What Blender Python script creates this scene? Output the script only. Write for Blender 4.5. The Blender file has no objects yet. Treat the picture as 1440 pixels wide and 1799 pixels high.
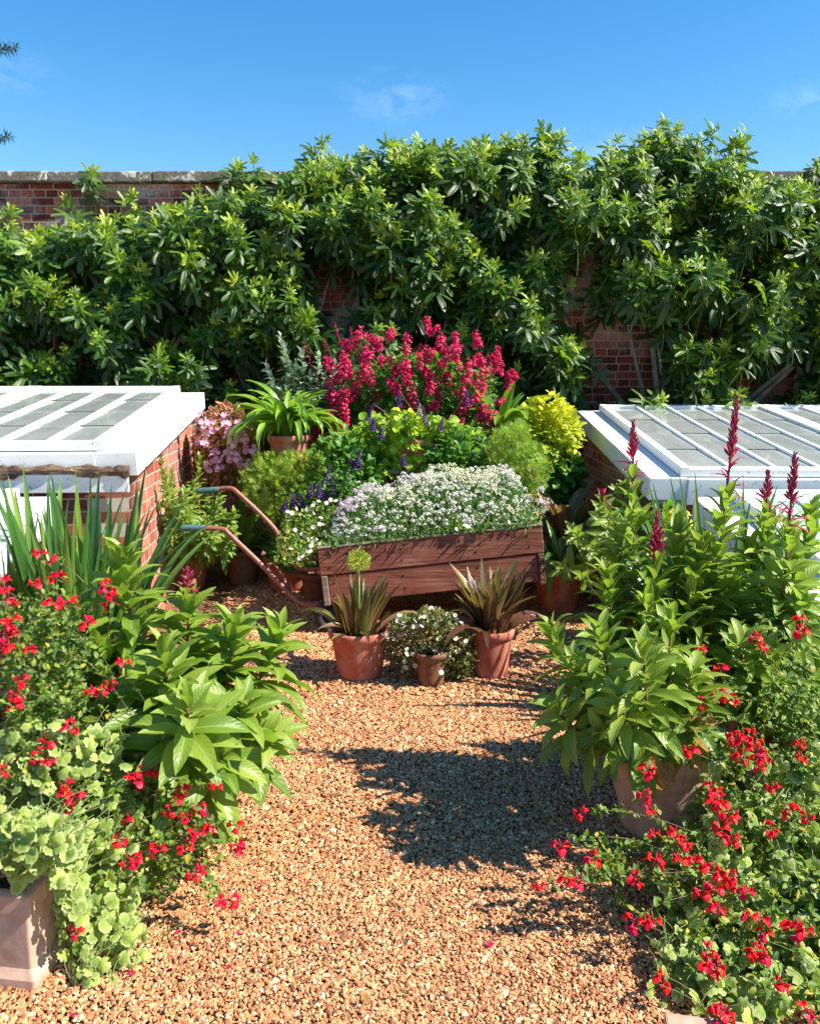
import bpy, math, random
import numpy as np
from mathutils import Vector, Matrix
random.seed(5)
R = np.random.default_rng(7)
PI = math.pi
D2R = math.radians
COL = bpy.context.scene.collection

# ------------------------------------------------------------------ camera model
F_PX, TH, CAM_H = 1444.0, D2R(9.4), 1.6
CT, ST = math.cos(TH), math.sin(TH)
def at(px, py, Y):
    """world point on the sight line of photo pixel (px,py) at ground distance Y"""
    u, v = (px-720)/F_PX, (899.5-py)/F_PX
    dy = CT+v*ST; dz = -ST+v*CT
    t = Y/dy
    return np.array([u*t, Y, CAM_H+dz*t])
def gnd(px, py, z=0.0):
    u, v = (px-720)/F_PX, (899.5-py)/F_PX
    dy = CT+v*ST; dz = -ST+v*CT
    t = (z-CAM_H)/dz
    return np.array([u*t, dy*t, z])

# ------------------------------------------------------------------ object helpers
def tag(o, label=None, cat=None, group=None, kind=None):
    if label: o['label'] = label
    if cat: o['category'] = cat
    if group: o['group'] = group
    if kind: o['kind'] = kind
    return o
def thing(name, loc, label, cat, group=None):
    o = bpy.data.objects.new(name, None); COL.objects.link(o)
    o.location = [float(a) for a in loc]; o.empty_display_size = .1
    return tag(o, label, cat, group)
def wloc(o):
    p = np.zeros(3)
    while o is not None:
        p = p+np.array(o.location); o = o.parent
    return p

class Geo:
    def __init__(s):
        s.V=[]; s.F=[]; s.L=[]; s.rnd=[]; s.mid=[]; s.alo=[]; s.n=0
    def add(s, v, faces, rnd=0., mid=None, alo=None):
        """v (n,3); faces list of index tuples"""
        v=np.asarray(v,float); n=len(v)
        s.V.append(v)
        s.F.append(np.concatenate([np.asarray(f,dtype=np.int64) for f in faces])+s.n)
        s.L.append(np.array([len(f) for f in faces]))
        s.rnd.append(np.full(n,rnd) if np.isscalar(rnd) else rnd)
        s.mid.append(np.ones(n) if mid is None else mid)
        s.alo.append(np.zeros(n) if alo is None else alo)
        s.n+=n
    def inst(s, T, pos, dr, up, sc, rnd):
        pos=np.atleast_2d(pos).astype(float); N=len(pos)
        if N==0: return
        dr=np.broadcast_to(np.atleast_2d(dr).astype(float),(N,3)); up=np.broadcast_to(np.atleast_2d(up).astype(float),(N,3))
        y=dr/np.maximum(np.linalg.norm(dr,axis=1,keepdims=True),1e-9)
        x=np.cross(y,up); ln=np.linalg.norm(x,axis=1,keepdims=True)
        x=np.where(ln<1e-4, np.cross(y,np.array([.31,.9,.2])), x)
        x=x/np.linalg.norm(x,axis=1,keepdims=True)
        z=np.cross(x,y)
        sc=np.asarray(sc,float)
        if sc.ndim==0: sc=np.full((N,3),float(sc))
        elif sc.ndim==1 and len(sc)==N: sc=np.repeat(sc[:,None],3,1)
        tv=T['v']
        V=pos[:,None,:]+(x*sc[:,:1])[:,None,:]*tv[None,:,0:1]+(y*sc[:,1:2])[:,None,:]*tv[None,:,1:2]+(z*sc[:,2:3])[:,None,:]*tv[None,:,2:3]
        n=len(tv)
        s.V.append(V.reshape(-1,3))
        off=(np.arange(N)*n)[:,None]+s.n
        s.F.append((T['fi'][None,:]+off).reshape(-1))
        s.L.append(np.tile(T['fl'],N))
        rn=np.broadcast_to(np.asarray(rnd,float),(N,))
        s.rnd.append(np.repeat(rn,n)); s.mid.append(np.tile(T['mid'],N)); s.alo.append(np.tile(T['alo'],N))
        s.n+=N*n
    def box(s, c, size, rz=0., rnd=0., tilt=0., R3=None):
        a=np.array([[i,j,k] for i in(-.5,.5) for j in(-.5,.5) for k in(-.5,.5)])*np.array(size)
        if R3 is not None: a=a@np.array(R3).T
        if tilt:
            c_,s_=math.cos(tilt),math.sin(tilt); a=a@np.array([[1,0,0],[0,c_,-s_],[0,s_,c_]]).T
        if rz:
            c_,s_=math.cos(rz),math.sin(rz); a=a@np.array([[c_,-s_,0],[s_,c_,0],[0,0,1]]).T
        s.add(a+np.array(c),[(0,1,3,2),(4,6,7,5),(0,4,5,1),(2,3,7,6),(0,2,6,4),(1,5,7,3)],rnd)
    def tube(s, pts, rad, sides=6, rnd=0., cap=True):
        pts=np.asarray(pts,float); n=len(pts)
        rad=np.broadcast_to(np.asarray(rad,float),(n,))
        t=np.gradient(pts,axis=0); t/=np.maximum(np.linalg.norm(t,axis=1,keepdims=True),1e-9)
        ref=np.array([0,0,1.]) if abs(t[:,2]).mean()<.8 else np.array([1.,0,0])
        x=np.cross(t,ref); x/=np.maximum(np.linalg.norm(x,axis=1,keepdims=True),1e-9)
        y=np.cross(t,x)
        a=np.arange(sides)*2*PI/sides
        V=pts[:,None,:]+rad[:,None,None]*(np.cos(a)[None,:,None]*x[:,None,:]+np.sin(a)[None,:,None]*y[:,None,:])
        fs=[]
        for i in range(n-1):
            for j in range(sides):
                k=(j+1)%sides
                fs.append((i*sides+j,i*sides+k,(i+1)*sides+k,(i+1)*sides+j))
        if cap:
            fs.append(tuple(range(sides))[::-1]); fs.append(tuple((n-1)*sides+j for j in range(sides)))
        s.add(V.reshape(-1,3),fs,rnd,alo=np.repeat(np.linspace(0,1,n),sides))
    def lathe(s, prof, c, sides=40, rnd=0., wob=0.):
        prof=np.array(prof,float); n=len(prof); a=np.arange(sides)*2*PI/sides
        w=1+wob*np.sin(3*a+1.3)+wob*.6*np.sin(5*a)
        V=np.stack([prof[:,0][:,None]*np.cos(a)*w,prof[:,0][:,None]*np.sin(a)*w,np.repeat(prof[:,1][:,None],sides,1)],-1)
        fs=[]
        for i in range(n-1):
            for j in range(sides):
                k=(j+1)%sides
                fs.append((i*sides+j,i*sides+k,(i+1)*sides+k,(i+1)*sides+j))
        s.add(V.reshape(-1,3)+np.array(c),fs,rnd)
    def build(s, name, mat, parent=None, smooth=True, local=False):
        if name in('stem','withered_leaf') and 1<len(s.V)<=24:      # every stem is a part of its own
            n0=0; o=None
            for i in range(len(s.V)):
                g=Geo(); g.V=[s.V[i]]; g.F=[s.F[i]-n0]; g.L=[s.L[i]]; g.rnd=[s.rnd[i]]; g.mid=[s.mid[i]]; g.alo=[s.alo[i]]; g.n=len(s.V[i])
                n0+=len(s.V[i]); o=g.build(name,mat,parent,smooth,local)
            return o
        me=bpy.data.meshes.new(name)
        if s.n:
            V=np.concatenate(s.V); 
            if parent is not None and not local: V=V-wloc(parent)
            F=np.concatenate(s.F); L=np.concatenate(s.L)
            me.vertices.add(len(V)); me.vertices.foreach_set('co',V.astype(np.float32).ravel())
            me.loops.add(len(F)); me.loops.foreach_set('vertex_index',F.astype(np.int32))
            me.polygons.add(len(L))
            st=np.concatenate([[0],np.cumsum(L)[:-1]])
            me.polygons.foreach_set('loop_start',st.astype(np.int32))
            me.polygons.foreach_set('loop_total',L.astype(np.int32))
            me.polygons.foreach_set('use_smooth',np.full(len(L),smooth))
            for nm,arr in(('rnd',s.rnd),('mid',s.mid),('alo',s.alo)):
                at_=me.attributes.new(nm,'FLOAT','POINT'); at_.data.foreach_set('value',np.concatenate(arr).astype(np.float32))
            me.update(calc_edges=True); me.validate()
        me.materials.append(mat)
        o=bpy.data.objects.new(name,me); COL.objects.link(o)
        if parent is not None: o.parent=parent
        return o
def bevel(o,w=.004,seg=2):
    m=o.modifiers.new('b','BEVEL'); m.width=w; m.segments=seg; m.limit_method='ANGLE'; m.angle_limit=D2R(40)
    return o
def dup(o,loc=None,parent=None):
    c=o.copy(); COL.objects.link(c)
    if parent is not None: c.parent=parent
    if loc is not None: c.location=loc
    return c

# ------------------------------------------------------------------ templates
def T_(v,faces,mid=None,alo=None):
    v=np.asarray(v,float)
    return dict(v=v,fi=np.concatenate([np.asarray(f) for f in faces]),fl=np.array([len(f) for f in faces]),
                mid=np.ones(len(v)) if mid is None else np.asarray(mid,float),alo=np.zeros(len(v)) if alo is None else np.asarray(alo,float))
def leaf_t(W, a=.6, b=.8, nseg=7, bend=.6, fold=.35, wave=0., cols=2, shape=None, petiole=0.):
    us=np.linspace(0,1,nseg+1)
    if shape is None:
        mx=(a/(a+b))**a*(b/(a+b))**b
        f=lambda u:(max(u,0)**a*max(1-u,0)**b)/mx
    else: f=shape
    p=np.array([0.,0.]); ang=0.; vs=[];mid=[];alo=[]
    cs=np.linspace(-1,1,2*cols-1) if cols>2 else np.array([-1,0,1.])
    cs=np.linspace(-1,1,5) if cols==3 else np.array([-1,0,1.])
    step=1./nseg
    for i,u in enumerate(us):
        w=W/2*max(f(u),.012)
        for c in cs:
            zz=abs(c)*w*fold+wave*W*math.sin(u*17+c*2)*abs(c)
            nx=math.sin(ang); nz=math.cos(ang)
            vs.append([c*w,p[0]+nx*zz,p[1]+nz*zz]); mid.append(abs(c)); alo.append(u)
        ang+=bend*step*(0.5+u)
        p=p+np.array([math.cos(ang),-math.sin(ang)])*step
    m=len(cs); fs=[]
    for i in range(nseg):
        for j in range(m-1):
            fs.append((i*m+j,i*m+j+1,(i+1)*m+j+1,(i+1)*m+j))
    return T_(vs,fs,mid,alo)
def polar_t(rf, phis, rings=(.5,1.), zf=None, base=(0,0), petiole=0.):
    vs=[[base[0],base[1]+petiole,0.]]; mid=[0.]; alo=[0.]
    n=len(phis)
    for r in rings:
        for ph in phis:
            rr=rf(ph)*r
            x=rr*math.sin(ph); y=rr*math.cos(ph)+petiole
            vs.append([x,y,zf(ph,rr,r) if zf else 0.]); mid.append(r); alo.append(r)
    fs=[]
    closed=abs((phis[-1]-phis[0])-2*PI*(n-1)/n)<1e-3
    m=n if closed else n-1
    for j in range(m):
        k=(j+1)%n
        fs.append((0,1+k,1+j))
    for q in range(len(rings)-1):
        for j in range(m):
            k=(j+1)%n
            fs.append((1+q*n+j,1+q*n+k,1+(q+1)*n+k,1+(q+1)*n+j))
    if petiole:
        b=len(vs); vs+=[[-.012,0,-.03],[.012,0,-.03],[.012,petiole,0.],[-.012,petiole,0.]]; mid+=[0]*4; alo+=[0]*4
        fs.append((b,b+1,b+2,b+3))
    return T_(vs,fs,mid,alo)
def fig_t(seed,droop,slim=1.):
    r=random.Random(seed)
    lobes=[(0,1.0,.26*slim),(D2R(52),.88*r.uniform(.85,1.05),.26*slim),(-D2R(52),.88*r.uniform(.85,1.05),.26*slim),(D2R(100),.58,.30),(-D2R(100),.58,.30)]
    def rf(ph):
        m=.33
        for c,R_,w in lobes:
            d=abs(ph-c)/w
            m=max(m,R_*max(0,1-.5*d**2.6) if d<1.3 else 0)
        return m
    phis=np.linspace(-D2R(135),D2R(135),41)
    tw=r.uniform(-.3,.3)
    def zf(ph,rr,q):
        e=0
        for c,R_,w in lobes: e+=.055*math.exp(-((ph-c)/.12)**2)
        return -droop*rr*rr-e*rr*1.6+tw*rr*math.sin(ph)*.4+.05*math.sin(ph*4+seed)*rr
    t=polar_t(rf,phis,(.33,.68,1.),zf,petiole=.28)
    # mid = 0 along lobe ridges
    return t
def scallop_t(seed,cup=.3):
    r=random.Random(seed)
    n=28; phis=np.arange(n)*2*PI/n
    def rf(ph):
        d=abs(math.atan2(math.sin(ph-PI),math.cos(ph-PI)))
        return .5*(1+.05*math.cos(ph))*(1-.55*max(0,1-d/.42))*(1+.09*math.cos(ph*9.33))
    return polar_t(rf,phis,(.35,.75,1.),lambda ph,rr,q:-cup*rr*rr+.05*math.sin(ph*4.6+seed)*rr)
def lathe_t(prof,sides=6,bend=0.):
    vs=[];n=len(prof)
    for r,y in prof:
        for j in range(sides):
            a=j*2*PI/sides; vs.append([r*math.cos(a),y,r*math.sin(a)-bend*y*y])
    fs=[]
    for i in range(n-1):
        for j in range(sides):
            k=(j+1)%sides; fs.append((i*sides+j,(i+1)*sides+j,(i+1)*sides+k,i*sides+k))
    return T_(vs,fs,alo=np.repeat([p[1] for p in prof],sides))
def merge_t(*ts):
    V=[];FI=[];FL=[];M=[];A=[];n=0
    for t in ts:
        V.append(t['v']);FI.append(t['fi']+n);FL.append(t['fl']);M.append(t['mid']);A.append(t['alo']);n+=len(t['v'])
    return dict(v=np.concatenate(V),fi=np.concatenate(FI),fl=np.concatenate(FL),mid=np.concatenate(M),alo=np.concatenate(A))
def xf_t(t,rx=0,ry=0,rz=0,s=1,off=(0,0,0),alo=None,mid=None):
    M=np.array((Matrix.Rotation(rz,3,'Z')@Matrix.Rotation(ry,3,'Y')@Matrix.Rotation(rx,3,'X')))
    d=dict(t); d['v']=(t['v']*s)@M.T+np.array(off)
    if alo is not None: d['alo']=np.full(len(d['v']),alo)
    if mid is not None: d['mid']=np.full(len(d['v']),mid)
    return d

sword_shape=lambda u:(min(1,(1-u)*2.2)**.8)*(.75+.25*math.sin(u*PI))
strap_shape=lambda u:(.5+.5*math.sin(min(u*1.6,1)*PI/2))*(min(1,(1-u)*2.6)**.7)
LANCE=[leaf_t(.29,.75,.95,8,b,.42,w,3) for b,w in((.35,.02),(.8,.035),(1.25,.03),(.6,.05),(1.0,.02))]
LANCE_N=[leaf_t(.19,.7,1.0,6,b,.4,.02) for b in(.3,.8,1.3)]
OVATE=[leaf_t(.5,.55,.8,5,b,.25,.03) for b in(.3,.7,1.1)]
HEART=[leaf_t(.85,.32,.8,6,b,.3,.04,3) for b in(.4,.8,1.2)]
SWORD=[leaf_t(.05,nseg=10,bend=b,fold=.55,shape=sword_shape) for b in(.05,.2,.45,.9)]
STRAP=[leaf_t(.17,nseg=12,bend=b,fold=.5,wave=.03,shape=strap_shape,cols=3) for b in(.7,1.5,2.3,3.0)]
DARKSW=[leaf_t(.145,.45,.75,8,b,.5,.015) for b in(.1,.4,.8,1.6)]
FIG=[fig_t(i,d,sl) for i,(d,sl) in enumerate(((.1,1.),(.3,1.1),(.5,.95),(.2,.9),(.7,1.05),(.4,1.15)))]
SCAL=[scallop_t(i,c) for i,c in enumerate((.2,.6,1.,.4))]
def dissect_t(seed):
    r=random.Random(seed); ts=[]
    base=leaf_t(.16,.6,.7,3,.3,.2)
    for k,(an,l) in enumerate(((0,1.),(.7,.8),(-.7,.8),(1.35,.6),(-1.35,.6))):
        ts.append(xf_t(base,rz=an+r.uniform(-.1,.1),s=l*.55,off=(math.sin(-an)*0.05,.25,0)))
        ts.append(xf_t(base,rz=an*1.1+.45,s=l*.3,off=(-math.sin(an)*.3*l,.25+math.cos(an)*.3*l,.01)))
        ts.append(xf_t(base,rz=an*1.1-.45,s=l*.3,off=(-math.sin(an)*.3*l,.25+math.cos(an)*.3*l,.02)))
    ts.append(T_([[-.012,0,0],[.012,0,0],[.008,.27,0],[-.008,.27,0]],[(0,1,2,3)]))
    return merge_t(*ts)
DISS=[dissect_t(i) for i in range(3)]
def petal_polar(n_l,amp,rad,cup,seg=24):
    phis=np.arange(seg)*2*PI/seg
    return polar_t(lambda ph:rad*(1-amp+amp*abs(math.cos(ph*n_l/2))),phis,(.4,1.),lambda ph,rr,q:cup*rr)
DAISY=T_(*(lambda t:(t['v'],[tuple(t['fi'][sum(t['fl'][:i]):sum(t['fl'][:i+1])]) for i in range(len(t['fl']))],t['mid'],t['alo']))(petal_polar(11,.25,.5,.15,44)))
FLORET=petal_polar(4,.55,.5,.1,16)
PINKFL=petal_polar(5,.35,.5,.2,20)
def salvia_flower(seed):
    r=random.Random(seed); ts=[]
    lip=polar_t(lambda ph:.62*(.62+.38*abs(math.cos(ph*1.5+.2*seed)))*(1 if abs(ph)<1.9 else .5),np.linspace(-2.2,2.2,23),(.35,.7,1.),
                lambda ph,rr,q:-.9*rr*rr+.10*math.sin(ph*5+seed)*rr)
    ts.append(xf_t(lip,rx=-.5,s=1.,off=(0,.5,0)))
    ts.append(xf_t(lathe_t([(.05,0),(.1,.2),(.14,.42),(.17,.6)],7),rx=.05))
    ts.append(xf_t(lathe_t([(.14,.4),(.15,.55),(.1,.72),(.02,.8)],7),rx=.5,off=(0,.02,-.04)))
    ts.append(xf_t(lathe_t([(.03,-.12),(.075,-.02),(.07,.16)],6),alo=-1.))
    return merge_t(*ts)
SFL=[salvia_flower(i) for i in range(4)]
BUD=lathe_t([(.02,0),(.12,.15),(.17,.45),(.15,.75),(.05,1.)],7,-.0)
TUBEF=merge_t(lathe_t([(.05,0),(.10,.15),(.085,.45),(.07,.75),(.09,.95),(.02,1.05)],7,.45),
              xf_t(leaf_t(.2,.4,.6,4,1.6,.2),off=(0,.85,-.36)),xf_t(leaf_t(.14,.4,.6,4,1.9,.2),rz=.5,off=(0,.82,-.34)))
CAL=lathe_t([(.03,-.02),(.14,.08),(.13,.25),(.10,.3)],6)

# ------------------------------------------------------------------ materials
def nm(name):
    m=bpy.data.materials.new(name); m.use_nodes=True; nt=m.node_tree
    b=nt.nodes['Principled BSDF']; return m,nt,b
def N(nt,t,**k):
    n=nt.nodes.new(t)
    for a,v in k.items():
        if a.startswith('i_'): n.inputs[a[2:].replace('_',' ')].default_value=v
        else: setattr(n,a,v)
    return n
def attr(nt,name):
    n=N(nt,'ShaderNodeAttribute'); n.attribute_name=name; return n.outputs['Fac']
def ramp(nt,fac,stops,interp='LINEAR'):
    n=N(nt,'ShaderNodeValToRGB'); cr=n.color_ramp; cr.interpolation=interp
    while len(cr.elements)<len(stops): cr.elements.new(.5)
    for e,(p,c) in zip(cr.elements,stops): e.position=p; e.color=(*c,1) if len(c)==3 else c
    nt.links.new(fac,n.inputs[0]); return n.outputs[0]
def mixc(nt,fac,a,b,mode='MIX'):
    n=N(nt,'ShaderNodeMix',data_type='RGBA',blend_type=mode)
    if isinstance(fac,(int,float)): n.inputs[0].default_value=fac
    else: nt.links.new(fac,n.inputs[0])
    for k,v in((6,a),(7,b)):
        if isinstance(v,tuple): n.inputs[k].default_value=(*v,1)
        else: nt.links.new(v,n.inputs[k])
    return n.outputs[2]
def math_(nt,op,a,b=0.,c=None,clamp=False):
    n=N(nt,'ShaderNodeMath',operation=op); n.use_clamp=clamp
    for k,v in enumerate((a,b) if c is None else (a,b,c)):
        if isinstance(v,(int,float)): n.inputs[k].default_value=v
        else: nt.links.new(v,n.inputs[k])
    return n.outputs[0]
def noise(nt,scale,detail=4,vec=None,out='Fac',rough=.6,dist=0.):
    n=N(nt,'ShaderNodeTexNoise'); n.inputs['Scale'].default_value=scale; n.inputs['Detail'].default_value=detail
    n.inputs['Roughness'].default_value=rough; n.inputs['Distortion'].default_value=dist
    if vec is None: vec=N(nt,'ShaderNodeTexCoord').outputs['Object']
    nt.links.new(vec,n.inputs['Vector']); return n.outputs[out]
def bump(nt,b,h,strength=.3,dist=.01):
    n=N(nt,'ShaderNodeBump'); n.inputs['Strength'].default_value=strength; n.inputs['Distance'].default_value=dist
    nt.links.new(h,n.inputs['Height']); nt.links.new(n.outputs[0],b.inputs['Normal']); return n
def setb(b,rough=.5,spec=.5,metal=0.):
    b.inputs['Roughness'].default_value=rough; b.inputs['Specular IOR Level'].default_value=spec; b.inputs['Metallic'].default_value=metal

def leafmat(name,stops,trans=(.35,.6,.05),tf=.38,rough=.42,rib=None,edge=None,spec=.5,wscale=9.,ribw=.13):
    m,nt,b=nm(name); r=attr(nt,'rnd'); mid=attr(nt,'mid'); alo=attr(nt,'alo')
    nz=noise(nt,wscale,2)
    f=math_(nt,'ADD',r,math_(nt,'MULTIPLY',math_(nt,'SUBTRACT',nz,.5),.35),clamp=True)
    c=ramp(nt,f,stops)
    if edge: c=mixc(nt,ramp(nt,mid,[(.55,(0,0,0)),(.95,(1,1,1))]),c,edge)
    if rib: c=mixc(nt,ramp(nt,mid,[(0.,(.75,.75,.75)),(ribw,(0,0,0))]),c,rib)
    nt.links.new(c,b.inputs['Base Color']); setb(b,rough,spec)
    wv=N(nt,'ShaderNodeMath',operation='SINE')
    nt.links.new(math_(nt,'MULTIPLY_ADD',alo,62.,math_(nt,'MULTIPLY',mid,-12.)),wv.inputs[0])
    bump(nt,b,wv.outputs[0],.25,.0012)
    tr=N(nt,'ShaderNodeBsdfTranslucent')
    tc=mixc(nt,.7,c,trans); nt.links.new(tc,tr.inputs['Color'])
    mx=N(nt,'ShaderNodeMixShader'); mx.inputs[0].default_value=tf
    nt.links.new(b.outputs[0],mx.inputs[1]); nt.links.new(tr.outputs[0],mx.inputs[2])
    nt.links.new(mx.outputs[0],nt.nodes['Material Output'].inputs[0])
    return m
M={}
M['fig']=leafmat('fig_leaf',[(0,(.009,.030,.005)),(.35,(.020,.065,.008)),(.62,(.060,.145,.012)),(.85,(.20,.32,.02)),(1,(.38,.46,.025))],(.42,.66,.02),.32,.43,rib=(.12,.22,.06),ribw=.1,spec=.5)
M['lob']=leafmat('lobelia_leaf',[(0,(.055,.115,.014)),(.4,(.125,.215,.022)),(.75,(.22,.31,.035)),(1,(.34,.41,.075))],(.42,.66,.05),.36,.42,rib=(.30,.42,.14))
M['lobold']=leafmat('withered_leaf',[(0,(.25,.14,.03)),(1,(.45,.28,.05))],(.6,.35,.05),.3,.5)
M['sal']=leafmat('salvia_leaf',[(0,(.04,.09,.012)),(.5,(.11,.21,.02)),(.86,(.22,.31,.03)),(1,(.50,.38,.03))],(.35,.6,.05),.33,.5)
M['plec']=leafmat('trailing_leaf',[(0,(.09,.17,.025)),(.4,(.21,.31,.05)),(.8,(.40,.48,.08)),(1,(.52,.58,.09))],(.6,.75,.1),.36,.6,rib=(.3,.40,.10),edge=(.44,.50,.20),ribw=.25)
M['sword']=leafmat('iris_leaf',[(0,(.025,.09,.025)),(.6,(.07,.18,.035)),(1,(.20,.30,.04))],(.25,.5,.06),.28,.34)
M['green']=leafmat('green_leaf',[(0,(.025,.10,.012)),(.5,(.06,.19,.02)),(1,(.14,.30,.03))],(.3,.6,.04),.33,.42,rib=(.12,.26,.05))
M['strap']=leafmat('strap_leaf',[(0,(.07,.19,.02)),(.5,(.14,.29,.03)),(1,(.26,.42,.05))],(.42,.68,.05),.33,.36)
M['lime']=leafmat('lime_leaf',[(0,(.12,.24,.015)),(.5,(.26,.42,.025)),(1,(.46,.58,.03))],(.6,.8,.04),.38,.45)
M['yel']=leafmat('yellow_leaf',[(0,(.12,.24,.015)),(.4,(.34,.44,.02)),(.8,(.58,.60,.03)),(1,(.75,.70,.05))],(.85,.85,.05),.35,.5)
M['feath']=leafmat('feathery_leaf',[(0,(.09,.22,.015)),(.5,(.22,.38,.03)),(.85,(.42,.52,.04)),(1,(.6,.42,.06))],(.5,.75,.05),.35,.5)
M['silver']=leafmat('silver_leaf',[(0,(.16,.26,.15)),(1,(.38,.48,.32))],(.4,.55,.3),.25,.6)
M['bronze']=leafmat('bronze_leaf',[(0,(.025,.035,.014)),(.3,(.13,.035,.025)),(.5,(.07,.09,.02)),(.78,(.16,.17,.025)),(1,(.34,.13,.11))],(.42,.30,.06),.25,.32,rib=(.16,.10,.06))
M['redleaf']=leafmat('reddish_leaf',[(0,(.10,.15,.02)),(.4,(.34,.17,.06)),(1,(.62,.28,.17))],(.75,.4,.2),.35,.5)
M['alyf']=leafmat('fine_leaf',[(0,(.04,.12,.02)),(1,(.14,.28,.05))],(.3,.55,.08),.3,.5)
M['mos']=leafmat('erigeron_leaf',[(0,(.07,.10,.02)),(.6,(.14,.19,.04)),(1,(.24,.17,.06))],(.35,.4,.08),.3,.55)
M['conif']=leafmat('needle',[(0,(.015,.04,.02)),(1,(.05,.11,.06))],(.1,.2,.08),.15,.4)

def petalmat(name,stops,trans,tf=.3,rough=.5,centre=None,cal=None):
    m,nt,b=nm(name); r=attr(nt,'rnd'); alo=attr(nt,'alo')
    c=ramp(nt,r,stops)
    if centre: c=mixc(nt,ramp(nt,alo,[(.38,(1,1,1)),(.44,(0,0,0))]),c,centre)
    if cal: c=mixc(nt,math_(nt,'LESS_THAN',alo,-.5),c,cal)
    nt.links.new(c,b.inputs['Base Color']); setb(b,rough,.3)
    tr=N(nt,'ShaderNodeBsdfTranslucent'); nt.links.new(mixc(nt,.5,c,trans),tr.inputs['Color'])
    mx=N(nt,'ShaderNodeMixShader'); mx.inputs[0].default_value=tf
    nt.links.new(b.outputs[0],mx.inputs[1]); nt.links.new(tr.outputs[0],mx.inputs[2])
    nt.links.new(mx.outputs[0],nt.nodes['Material Output'].inputs[0])
    return m
M['red']=petalmat('red_petal',[(0,(.62,.005,.06)),(.5,(.80,.006,.02)),(1,(.85,.012,.012))],(.9,.01,.02),.3,.5,cal=(.10,.03,.05))
M['mag']=petalmat('magenta_petal',[(0,(.34,.006,.075)),(.5,(.64,.014,.11)),(1,(.84,.05,.20))],(.9,.03,.16),.4,.5)
M['lobfl']=petalmat('lobelia_petal',[(0,(.22,.03,.06)),(.5,(.48,.03,.09)),(1,(.78,.04,.16))],(.7,.03,.1),.2,.5)
M['orange']=petalmat('orange_petal',[(0,(.5,.04,.02)),(1,(.75,.09,.04))],(.7,.08,.03),.2,.5)
M['purple']=petalmat('purple_petal',[(0,(.04,.008,.09)),(1,(.13,.03,.24))],(.16,.04,.4),.25,.5)
M['pink']=petalmat('pink_petal',[(0,(.75,.25,.38)),(1,(.85,.55,.62))],(.8,.4,.5),.3,.5)
M['daisy']=petalmat('daisy_petal',[(0,(.80,.42,.45)),(.35,(.82,.74,.70)),(1,(.85,.83,.78))],(.8,.75,.7),.25,.5,centre=(.70,.45,.03))
M['aly']=petalmat('alyssum_petal',[(0,(.60,.42,.56)),(.3,(.72,.62,.66)),(.5,(.80,.78,.68)),(1,(.74,.72,.42))],(.8,.78,.7),.25,.55)
M['whitefl']=petalmat('white_floret',[(0,(.78,.70,.72)),(1,(.84,.82,.78))],(.8,.8,.8),.25,.5)
M['yelfl']=petalmat('yellow_floret',[(0,(.75,.60,.03)),(1,(.8,.75,.05))],(.8,.7,.1),.3,.5)

def simple(name,stops,scale=6.,rough=.7,spec=.3,bs=.3,bd=.004,metal=0.,bscale=None,detail=6):
    m,nt,b=nm(name); nz=noise(nt,scale,detail)
    nt.links.new(ramp(nt,nz,stops),b.inputs['Base Color']); setb(b,rough,spec,metal)
    bump(nt,b,noise(nt,bscale or scale*6,6),bs,bd); return m
M['stem']=simple('green_stem',[(.3,(.10,.16,.04)),(.7,(.18,.22,.06))],30,.6)
M['redstem']=simple('reddish_stem',[(.3,(.16,.05,.04)),(.7,(.26,.12,.07))],20,.55)
M['wiry']=simple('wiry_stem',[(.3,(.10,.06,.05)),(.7,(.20,.17,.08))],20,.6)
M['bark']=simple('fig_bark',[(.3,(.10,.085,.07)),(.7,(.30,.27,.23))],9,.85,.2,.6,.01)
M['soil']=simple('potting_soil',[(.3,(.012,.008,.006)),(.7,(.05,.033,.022))],60,.95,.1,.8,.01)
def terracotta(name,a,b_,bloom,amt=.5):
    m,nt,b=nm(name); n1=noise(nt,5,5,dist=.6); n2=noise(nt,28,6)
    c=ramp(nt,n2,[(.3,a),(.7,b_)])
    c=mixc(nt,ramp(nt,n1,[(.42,(0,0,0)),(.72,(amt,)*3)]),c,bloom)
    tc=N(nt,'ShaderNodeTexCoord'); mp=N(nt,'ShaderNodeMapping'); mp.inputs['Scale'].default_value=(22,22,2.2)
    nt.links.new(tc.outputs['Object'],mp.inputs[0])
    st=noise(nt,1.,5,vec=mp.outputs[0])
    c=mixc(nt,ramp(nt,st,[(.52,(0,0,0)),(.72,(.45,)*3)]),c,bloom)
    nt.links.new(c,b.inputs['Base Color']); setb(b,.78,.25); bump(nt,b,n2,.35,.003); return m
M['terra']=terracotta('terracotta',(.33,.075,.045),(.46,.13,.075),(.56,.32,.24),.8)
M['terra_d']=terracotta('weathered_terracotta',(.14,.06,.035),(.24,.10,.05),(.20,.15,.09),.6)
M['terra_p']=terracotta('pale_terracotta',(.40,.20,.13),(.52,.30,.21),(.62,.48,.40),.7)
M['rubber']=simple('tyre_rubber',[(.3,(.012,.013,.014)),(.7,(.035,.035,.037))],10,.7,.3)
M['steel']=simple('rusty_tube',[(.3,(.20,.055,.035)),(.55,(.30,.10,.065)),(.75,(.26,.14,.11))],25,.45,.5,.2,.002)
M['grip']=simple('worn_grip',[(.3,(.035,.10,.10)),(.6,(.07,.17,.17)),(.75,(.12,.22,.20))],40,.55,.4,.3,.002)
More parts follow.
